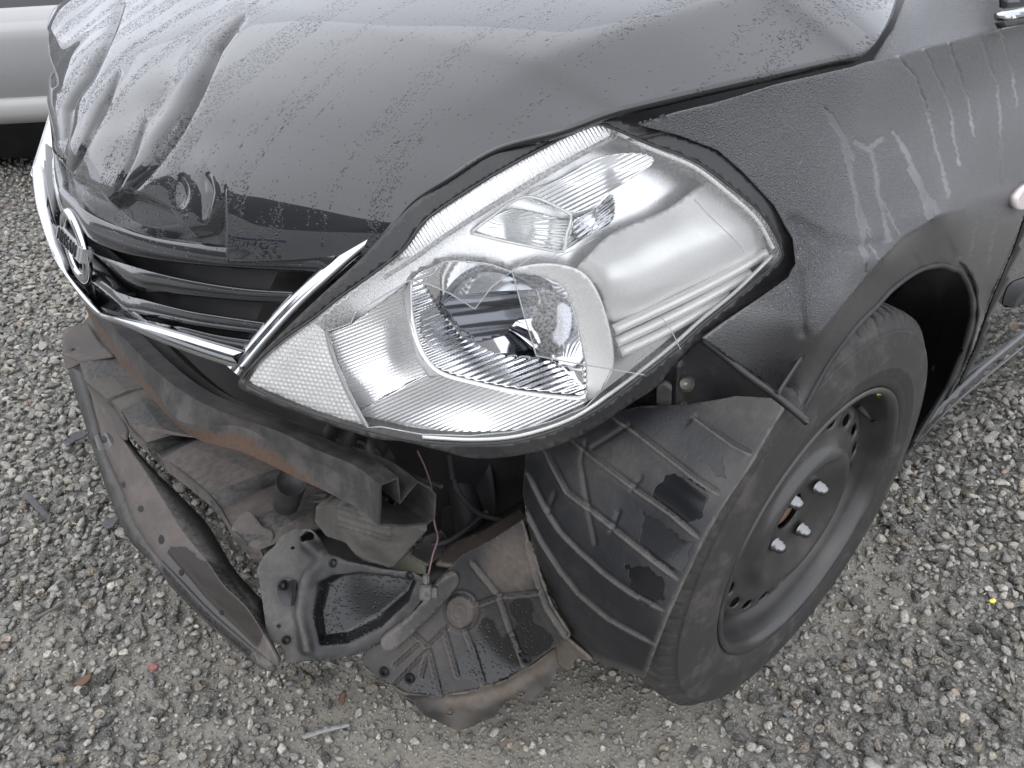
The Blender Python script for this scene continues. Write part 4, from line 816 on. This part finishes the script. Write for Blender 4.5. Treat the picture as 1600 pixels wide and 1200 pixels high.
def ldust(x, y):
    k = np.zeros(len(x))
    for i, L in enumerate(LR_): k = np.maximum(k, (1.15 if i < 4 else 1.2)*np.exp(-(pdist(x, y, L)[0]/1.8)**2))
    k = np.maximum(k, .55*sstep(700, 640, y-.25*(x-1150))*sstep(1060, 1140, x)); k = np.maximum(k, .45*np.exp(-((x-960)/60)**2-((y-720)/35)**2)); k = np.maximum(k, .6*sstep(14, 2, pdist(x, y, [(890, 1000), (925, 1030), (970, 1050), (1003, 1062)])[0]))
    k = np.maximum(k, .5*sstep(10, 1, pdist(x, y, [(1226, 640), (1177, 720), (1097, 848), (1043, 964), (1003, 1062)])[0])); k = np.maximum(k, .5*np.exp(-((x-1130)/45)**2-((y-745)/40)**2)); return np.maximum(k, .35*np.exp(-((x-1035)/40)**2-((y-735)/40)**2))
WETP = [[(1015, 775), (1040, 744), (1062, 741), (1096, 760), (1108, 778), (1104, 797), (1086, 820), (1055, 806)], [(1000, 848), (1003, 800), (1045, 825), (1081, 850), (1069, 900), (1019, 871)], [(978, 881), (1019, 887), (1040, 906), (1037, 937), (1019, 947), (994, 925)], [(1087, 712), (1108, 717), (1128, 709), (1132, 730), (1137, 750), (1118, 740), (1104, 724)]]
def lwet(x, y):
    k = np.zeros(len(x))
    for P in WETP: d, _, _ = pdist(x, y, P+[P[0]]); k = np.maximum(k, np.clip(.5+(np.where(pip(x, y, P), d, -d)+3*np.sin(x/6.)*np.sin(y/8.)+1.5*np.sin(x/2.7+y/3.1))*.08, 0, 1))
    return k
cy = imp(lambda x, y, z: np.hypot(x, z-.305)-.336, .3, 2.2)
liner = sheet('wheel_arch_liner', [(822, 700), (880, 672), (940, 650), (1000, 636), (1060, 632), (1150, 618), (1205, 624), (1226, 640), (1205, 672), (1177, 720), (1134, 786), (1097, 848), (1068, 906), (1043, 964), (1022, 1014), (1003, 1062), (970, 1050), (925, 1030), (890, 1000), (868, 950), (845, 900), (828, 830), (817, 770)], cy, M['liner'], car, sp=2.9, thick=.004, curve=False, disp=ldisp, masks={'dust': ldust, 'wet': lwet})
# torn lower shield
SS = tps([np.array(P) for P in ((.345, .722, .272), (.338, .675, .33), (.325, .62, .385))]+[(570, 1030, 'z', .175), (640, 1085, 'z', .145), (740, 1085, 'z', .155), (690, 890, 'z', .285), (720, 955, 'z', .24), (820, 1040, 'z', .2), (600, 1062, 'z', .155)], 1e-4)
SR = [[(740, 880), (780, 930), (798, 984), (819, 1038)], [(744, 944), (780, 931), (839, 925)], [(726, 981), (740, 1017), (758, 1074)], [(695, 986), (704, 1017), (715, 1056)], [(645, 988), (670, 1011), (688, 1085)], [(670, 1008), (699, 979)], [(668, 1015), (614, 1071)], [(654, 1006), (616, 1040)], [(668, 1018), (658, 1058)], [(826, 850), (838, 900), (856, 950), (884, 992)]]
BOSS = (720, 955)
def sdisp(x, y):
    k = np.zeros(len(x))
    for L in SR: d, t, s = pdist(x, y, L); k += -.0045*np.exp(-(d/2.4)**2)+.0014*np.exp(-((d-4.5)/2.0)**2)*(s > 0)
    rr = np.hypot((x-BOSS[0])/1.0, (y-BOSS[1])/1.15); k += .006*sstep(26, 21, rr)-.004*np.exp(-((rr-25)/3)**2)+.0006*np.cos(rr*.9)*(rr < 19); return k
def sdust(x, y):
    k = np.zeros(len(x))
    for L in SR: d, t, s = pdist(x, y, L); k = np.maximum(k, .6*np.exp(-((d-4.2)/1.6)**2)*(s > 0))
    rr = np.hypot(x-BOSS[0], y-BOSS[1]); k = np.maximum(k, .45*(rr < 24)); k = np.maximum(k, .85*sstep(60, 20, np.hypot((x-800)/1., (y-880)/1.1))); return np.maximum(k, .4*np.exp(-((x-660)/60)**2-((y-1000)/40)**2))
def swet(x, y):
    g = lambda a, b, sx, sy: np.exp(-((x-a)/sx)**2-((y-b)/sy)**2); return np.clip(1.0*g(830, 1000, 40, 26)+1.0*g(760, 1040, 55, 32)+.9*g(660, 1072, 36, 18)+.8*g(815, 950, 26, 22)+.7*g(760, 985, 20, 34), 0, 1)
shield = sheet('lower_shield', [(816, 812), (830, 860), (842, 905), (866, 952), (890, 996), (862, 1014), (815, 1047), (775, 1066), (740, 1077), (708, 1080), (690, 1088), (640, 1083), (600, 1064), (562, 1036), (574, 1012), (604, 1000), (640, 960), (668, 934), (690, 900), (720, 868), (770, 842)], SS, M['brown'], car, sp=3.0, thick=.004, curve=False, disp=sdisp, masks={'dust': sdust, 'wet': swet, 'beads': lambda x, y: .6*swet(x, y)})
LS = tps([(600, 1062, 'z', .15), (690, 1084, 'z', .15), (770, 1066, 'z', .16), (862, 1012, 'z', .20), (888, 998, 'z', .22), (660, 1112, 'z', .115), (730, 1137, 'z', .10), (800, 1098, 'z', .125), (850, 1060, 'z', .16)], 1e-4)
sheet('shield_lip', [(604, 1065), (640, 1085), (690, 1090), (740, 1079), (775, 1068), (815, 1049), (862, 1016), (890, 998), (905, 1020), (896, 1040), (872, 1048), (862, 1070), (822, 1102), (798, 1092), (772, 1120), (740, 1136), (715, 1138), (685, 1130), (655, 1110), (630, 1088)], LS, M['brown'], shield, sp=4, thick=.003, curve=False, smooth=True,
      holes=[[(697, 1116), (703, 1111), (710, 1114), (705, 1120)], [(806, 1084), (813, 1078), (821, 1083), (814, 1090)]], disp=lambda x, y: .004*np.sin(x/13.)*np.cos(y/11.)-.004*np.exp(-(pdist(x, y, [(640, 1095), (760, 1090), (850, 1040)])[0]/8)**2), masks={'dust': lambda x, y: .85*np.exp(-(pdist(x, y, [(700, 1098), (790, 1082), (880, 1015)])[0]/13)**2)+.15})
sheet('shield_tab', [(868, 1000), (880, 992), (893, 1003), (925, 1032), (900, 1030), (890, 1046), (872, 1038)], tps([(868, 1000, 'z', .24), (925, 1032, 'z', .25), (880, 1040, 'z', .20)]), M['brown'], shield, sp=4, thick=.003, masks={'dust': lambda x, y: .8+0*x})
# brackets under the lamp, inner structure
KB = tps([(1064, 560, .80), (1098, 530, .775), (1255, 652, .775), (1150, 622, .80), (1060, 668, .83), (1130, 645, .82)])
lampb = sheet('lamp_bracket', [(1052, 566), (1064, 556), (1097, 529), (1150, 570), (1200, 610), (1240, 642), (1222, 640), (1190, 627), (1160, 622), (1142, 628), (1132, 645), (1122, 658), (1085, 660), (1060, 676), (1050, 668), (1048, 640), (1034, 632), (1036, 600)], KB, M['bezel'], car, sp=5, thick=.006, curve=False, disp=lambda x, y: .004*np.exp(-(pdist(x, y, [(1060, 570), (1055, 660)])[0]/5)**2))
for (x, y, s) in ((1072, 600, .009), (1068, 636, .006)):
    c = KB(np.array([x*1.]), np.array([y*1.]))[0]; d_ = (CAM-c)/np.linalg.norm(CAM-c); tube('bolt', [c, c+d_*.004, c+d_*.0075], [s, s, s*.75], M['steel'], lampb, 12, curve=False)
tube('fender_flange', [deep(*p) for p in ((1094, 527, .768), (1130, 555, .770), (1170, 587, .772), (1215, 620, .774), (1262, 660, .776))], .0042, M['bezel'], car, 10)
tube('flange_edge', [deep(*p) for p in ((1216, 614, .768), (1238, 580, .765), (1256, 553, .762))], .0026, M['bezel'], car, 8)
sheet('inner_bracket', [(1026, 605), (1040, 598), (1050, 605), (1048, 650), (1032, 666), (1026, 655)], tps([(1026, 605, .80), (1048, 650, .82), (1032, 666, .83)]), M['plastic'], lampb, sp=5, thick=.008, curve=False)
tube('bracket_foot', [deep(*p) for p in ((1058, 668, .822), (1075, 655, .818), (1100, 655, .815), (1122, 652, .815))], .0075, M['plastic'], lampb, 10)
RS = tps([(120, 440, 'x', .36), (520, 470, 'x', .36), (640, 700, 'x', .36), (840, 700, 'x', .2), (820, 870, 'x', .2), (690, 880, 'x', .3), (300, 640, 'x', .36)], 1e-4)
sheet('radiator_support', [(110, 440), (330, 430), (520, 440), (640, 600), (850, 690), (840, 780), (832, 880), (700, 905), (600, 800), (450, 690), (300, 620), (200, 560)], lambda px, py: RS(px, py), M['dark'], car, sp=14, thick=.01)
arm = tube('chassis_rail', [deep(*p) for p in ((655, 905, 1.04), (720, 868, 1.06), (790, 830, 1.08), (840, 800, 1.1))], .030, M['brown'], car, 12, flat=.6)
tube('hose', [deep(*p) for p in ((690, 700, 1.08), (720, 760, 1.1), (735, 830, 1.1), (730, 870, 1.08))], .022, M['dark'], car, 14)
sheet('inner_panel', [(700, 700), (760, 712), (770, 840), (700, 868), (690, 780)], tps([(700, 700, 1.12), (760, 712, 1.06), (770, 840, 1.12), (700, 868, 1.12)]), M['dark'], car, sp=10, thick=.004)
sheet('air_guide', [(392, 800), (420, 765), (520, 775), (600, 830), (650, 890), (600, 905), (520, 880), (470, 862), (425, 872), (398, 850)], tps([(392, 800, 'z', .225), (520, 775, 'z', .25), (650, 890, 'z', .225), (470, 862, 'z', .215)]), M['plastic'], car, sp=9, thick=.004)
te = tps([(p[0][0], p[0][1], 'z', p[2]+.002) for p in TR], 1e-4)
tube('torn_edge', pts(te, [(247, 709), (256, 717), (276, 732), (295, 746), (326, 772), (345, 796), (362, 826), (387, 851)]), .0016, M['block'], sheet_tray, 6, curve=False)
tube('torn_edge', pts(te, [(190, 642), (200, 664), (214, 680), (228, 692)]), .0014, M['block'], sheet_tray, 6, curve=False)
c = at(328, 651, 'z', .462)+np.array([.004, .002, .001]); d_ = (CAM-c)/np.linalg.norm(CAM-c); tube('beam_hole', [c+d_*.008, c+d_*.0085], .0055, M['black'], beam, 10, curve=False)
for q_ in ([(560, 690, .93), (590, 705, .92), (600, 730, .93), (640, 742, .95), (690, 760, .98)], [(560, 760, .96), (600, 835, .99), (640, 850, 1.0), (700, 845, 1.02), (760, 800, 1.06)], [(700, 705, .98), (712, 760, 1.02), (745, 800, 1.05), (790, 815, 1.06)]):
    tube('cable', [deep(*p) for p in q_], .0042, M['dark'], car, 8)
for x, y in ((640, 1060), (822, 1030), (600, 1050)):
    c = SS(np.array([x*1.]), np.array([y*1.]))[0]; d_ = (CAM-c)/np.linalg.norm(CAM-c); tube('push_clip', [c, c+d_*.003, c+d_*.005], [.0075, .0075, .005], M['plastic'], shield, 12, curve=False)
for x, y in ((440, 915), (447, 1000), (520, 880), (640, 900)):
    c = BS(np.array([x*1.]), np.array([y*1.]))[0]; d_ = (CAM-c)/np.linalg.norm(CAM-c); tube('stud', [c, c+d_*.006, c+d_*.009], [.006, .006, .004], M['plastic'], bracket, 10, curve=False)
sheet('torn_fin', [(640, 868), (662, 838), (690, 828), (700, 842), (690, 868), (668, 884)], tps([(640, 868, .99), (690, 828, 1.02), (668, 884, .98), (700, 842, 1.03)]), M['brown'], car, sp=4, thick=.003, curve=False)
sheet('duct_wall', [(680, 880), (700, 850), (760, 825), (812, 795), (826, 812), (800, 838), (740, 862), (712, 884)], tps([(680, 880, 1.0), (760, 825, 1.04), (826, 800, 1.06), (740, 862, 1.0)]), M['brown'], car, sp=6, thick=.006, curve=False, masks={'dust': lambda x, y: .5+0*x})
box('underbody_shade', (-.95, 0, .47), (2.26, 1.06, .5), M['dark'], car, None, .05)  # unseen block for body and engine, added to keep skylight from underneath
# ------------------------------------------------------------------ silver car standing behind
sc = thing('parked_car', 'silver car parked behind the crumpled hood, pale strip along its sill', 'car')
ev, nv = np.array([-.755, .656, 0]), np.array([.656, .755, 0]); so0 = at(20, 190, 'z', .25); so0 = np.array([so0[0], so0[1], 0])
def zat(py):
    d = rays(20., py); t = ((so0-CAM)@nv)/(d@nv); return (CAM+d*t)[2]
PR = [(-.06, .24), (.01, .245), (.02, zat(176)), (.012, zat(158)), (-.004, zat(153)), (.0, zat(150)), (.035, zat(110)), (.045, zat(60)), (.035, zat(34)), (.028, zat(31)), (.03, zat(14)), (.012, zat(11))]
def extr(name, prof, s0, s1, mat, parent, thick=0): return ribbon(name, [[so0+nv*a+np.array([0, 0, z])+ev*s for s in (s0+2.0, s1+1.9)] for a, z in prof], mat, parent, 2, curve=False, thick=thick)
extr('underbody_shade', [(-.06, .245), (-.12, .20), (-.14, .06), (-.9, .05)], -3.0, .9, M['dark'], sc)  # dark sheet hung below the sill, painting in the shadow under the car
extr('body_side', PR[4:], -3.4, 1.2, M['silverpaint'], sc); extr('sill_strip', PR[:5], -3.4, 1.2, M['lightstrip'], sc)
zb = PR[-1][1]; extr('window_band', [(.012, zb), (-.02, zb+.03), (-.22, zb+.42)], -3.0, .9, M['glass'], sc); extr('roof', [(-.22, zb+.42), (-.35, zb+.5), (-1.2, zb+.5), (-1.35, zb+.42)], -2.4, .6, M['silverpaint'], sc)
extr('far_side', [(-1.35, zb+.42), (-1.6, zb), (-1.62, .25), (-.06, .24)], -3.4, 1.2, M['silverpaint'], sc)
for s in (-1.05, 2.3):
    V, F = [], []; n = 40; pf = [(-.03, .0), (-.03, .19), (.0, .2), (.012, .25), (.0, .295), (-.03, .30), (-.2, .30)]
    for i in range(n):
        a = 2*math.pi*i/n
        for y_, R in pf: V.append(so0+ev*(s+R*math.cos(a))+nv*(y_-.03)+np.array([0, 0, .3+R*math.sin(a)]))
    k = len(pf); F = [(i*k+j, i*k+j+1, ((i+1) % n)*k+j+1, ((i+1) % n)*k+j) for i in range(n) for j in range(k-1)]; mesh('wheel', V, F, M['rubber'], sc)
# ------------------------------------------------------------------ bits of debris on the gravel
def bit(name, label, cat, outline, mat, z=.012, thick=.003, tilt=.004, group=None):
    A = [(p[0], p[1], 'z', z+tilt*((i % 3)-1)) for i, p in enumerate(outline)]
    o = sheet(name, outline, tps(A, 1e-3), mat, None, sp=4, thick=thick, curve=False); o['label'] = label; o['category'] = cat
    if group: o['group'] = group
    return o
PG = 'broken plastic pieces on the gravel'
bit('plastic_shard', 'long flat grey plastic shard on gravel left of the valance', 'debris', [(36, 772), (46, 770), (60, 784), (80, 806), (78, 813), (62, 802), (46, 786)], M['shard'], .016, group=PG)
bit('plastic_shard', 'dark plastic scrap beside upper left edge of the valance', 'debris', [(98, 690), (112, 676), (134, 672), (136, 680), (118, 688), (104, 698)], M['shard'], .02, group=PG)
bit('plastic_shard', 'small triangular plastic chip touching the valance edge', 'debris', [(156, 818), (168, 810), (186, 808), (176, 822), (166, 826)], M['shard'], .016, group=PG)
bit('plastic_strip', 'pale curved plastic strip lying on sand below the torn shield', 'debris', [(470, 1148), (500, 1138), (545, 1128), (547, 1134), (505, 1144), (474, 1154)], simple('strip_grey', (.22, .22, .21), .6), .010)
bit('leaf', 'reddish brown leaf on bare sand at lower left', 'leaf', [(113, 1069), (128, 1058), (143, 1050), (140, 1062), (128, 1071)], M['leaf'], .010)
bit('leaf', 'thin brown leaf on gravel below the fog lamp bracket', 'leaf', [(528, 1096), (534, 1080), (540, 1078), (538, 1096), (532, 1104)], M['leaf'], .014)
bit('yellow_petal', 'bright yellow petal on gravel right of the wheel', 'petal', [(1545, 938), (1550, 934), (1557, 936), (1555, 941), (1548, 942)], M['yellow'], .018)
tw = tube('twig', [at(55, 966, 'z', .012), at(70, 958, 'z', .016), at(86, 950, 'z', .014), at(102, 938, 'z', .014)], .003, M['twig']); tw['label'] = 'dark bent twig lying on sand at far left'; tw['category'] = 'twig'
bit('red_chip', 'small dull red chip on sand below the valance', 'debris', [(229, 1042), (240, 1037), (247, 1041), (238, 1048)], simple('red_chip', (.25, .08, .07), .6), .012)
# ------------------------------------------------------------------ the car it faces, seen in its hood and chrome
fc2 = thing('facing_car', 'white hatchback with dark rear window standing nose to tail before the wreck', 'car')
fo = np.array([1.98, -.52, 0]); fn_ = np.array([-.80, .60, 0]); fe = np.array([.60, .80, 0])
def fext(name, prof, w0, w1, mat, parent=fc2): return ribbon(name, [[fo+fn_*a+np.array([0, 0, z])+fe*s for s in (w0*k, w1*k)] for a, z, k in prof], mat, parent, 2, curve=False)
M['white'] = simple('white_car_paint', (.5, .5, .5), .3, 0., Coat_Weight=1.)
fext('bumper', [(-.05, .22, .96), (.06, .28, 1), (.08, .50, 1), (.02, .56, 1)], -.84, .84, M['white']); fext('tailgate', [(.02, .56, 1), (.0, .75, .99), (-.04, .93, .97)], -.83, .83, M['white'])
fext('rear_window', [(-.05, .94, .88), (-.32, 1.38, .80)], -.80, .80, M['glass']); fext('window_surround', [(-.045, .93, .98), (-.055, .935, .97), (-.34, 1.40, .86), (-.30, 1.50, .80), (-.8, 1.53, .8), (-2.0, 1.48, .8)], -.84, .84, M['gloss'])
for s in (-1, 1): ribbon('car_side', [[fo+fn_*a+fe*s*.84*k+np.array([0, 0, z]) for a in (.06, -3.6)] for z, k in ((.22, .97), (.3, 1), (.7, 1.01), (.93, .98), (1.45, .8))], M['white'], fc2, 2, curve=False)
plm = simple('plate_white', (.62, .62, .62), .4); pb = simple('plate_blue', (.02, .05, .22), .4)
pf = lambda a, z: fo+fn_*.085+fe*a+np.array([0, 0, z])
plate = mesh('licence_plate', [pf(-.2, .53), pf(.2, .53), pf(.2, .66), pf(-.2, .66)], [(0, 1, 2, 3)], plm, fc2, False, None, .004, 0)
mesh('plate_band', [pf(-.2, .63)+fn_*.004, pf(.2, .63)+fn_*.004, pf(.2, .66)+fn_*.004, pf(-.2, .66)+fn_*.004], [(0, 1, 2, 3)], pb, plate, False)
fc_ = bpy.data.curves.new('plate_lettering', 'FONT'); fc_.body = 'EEJ3H02'; fc_.size = .095; fc_.align_x = 'CENTER'; fc_.extrude = .0005; fc_.space_character = 1.05
tmp = bpy.data.objects.new('tmp', fc_); COL.objects.link(tmp); dg = bpy.context.evaluated_depsgraph_get(); me = bpy.data.meshes.new_from_object(tmp.evaluated_get(dg)); bpy.data.objects.remove(tmp)
me.materials.clear(); me.materials.append(M['black']); o = link(bpy.data.objects.new('plate_lettering', me), plate); mm = Matrix.Identity(4); ctr = pf(0, .55)+fn_*.005
for i in range(3): mm[i][0], mm[i][1], mm[i][2], mm[i][3] = fe[i], (0, 0, 1)[i], fn_[i], ctr[i]
o.matrix_world = mm
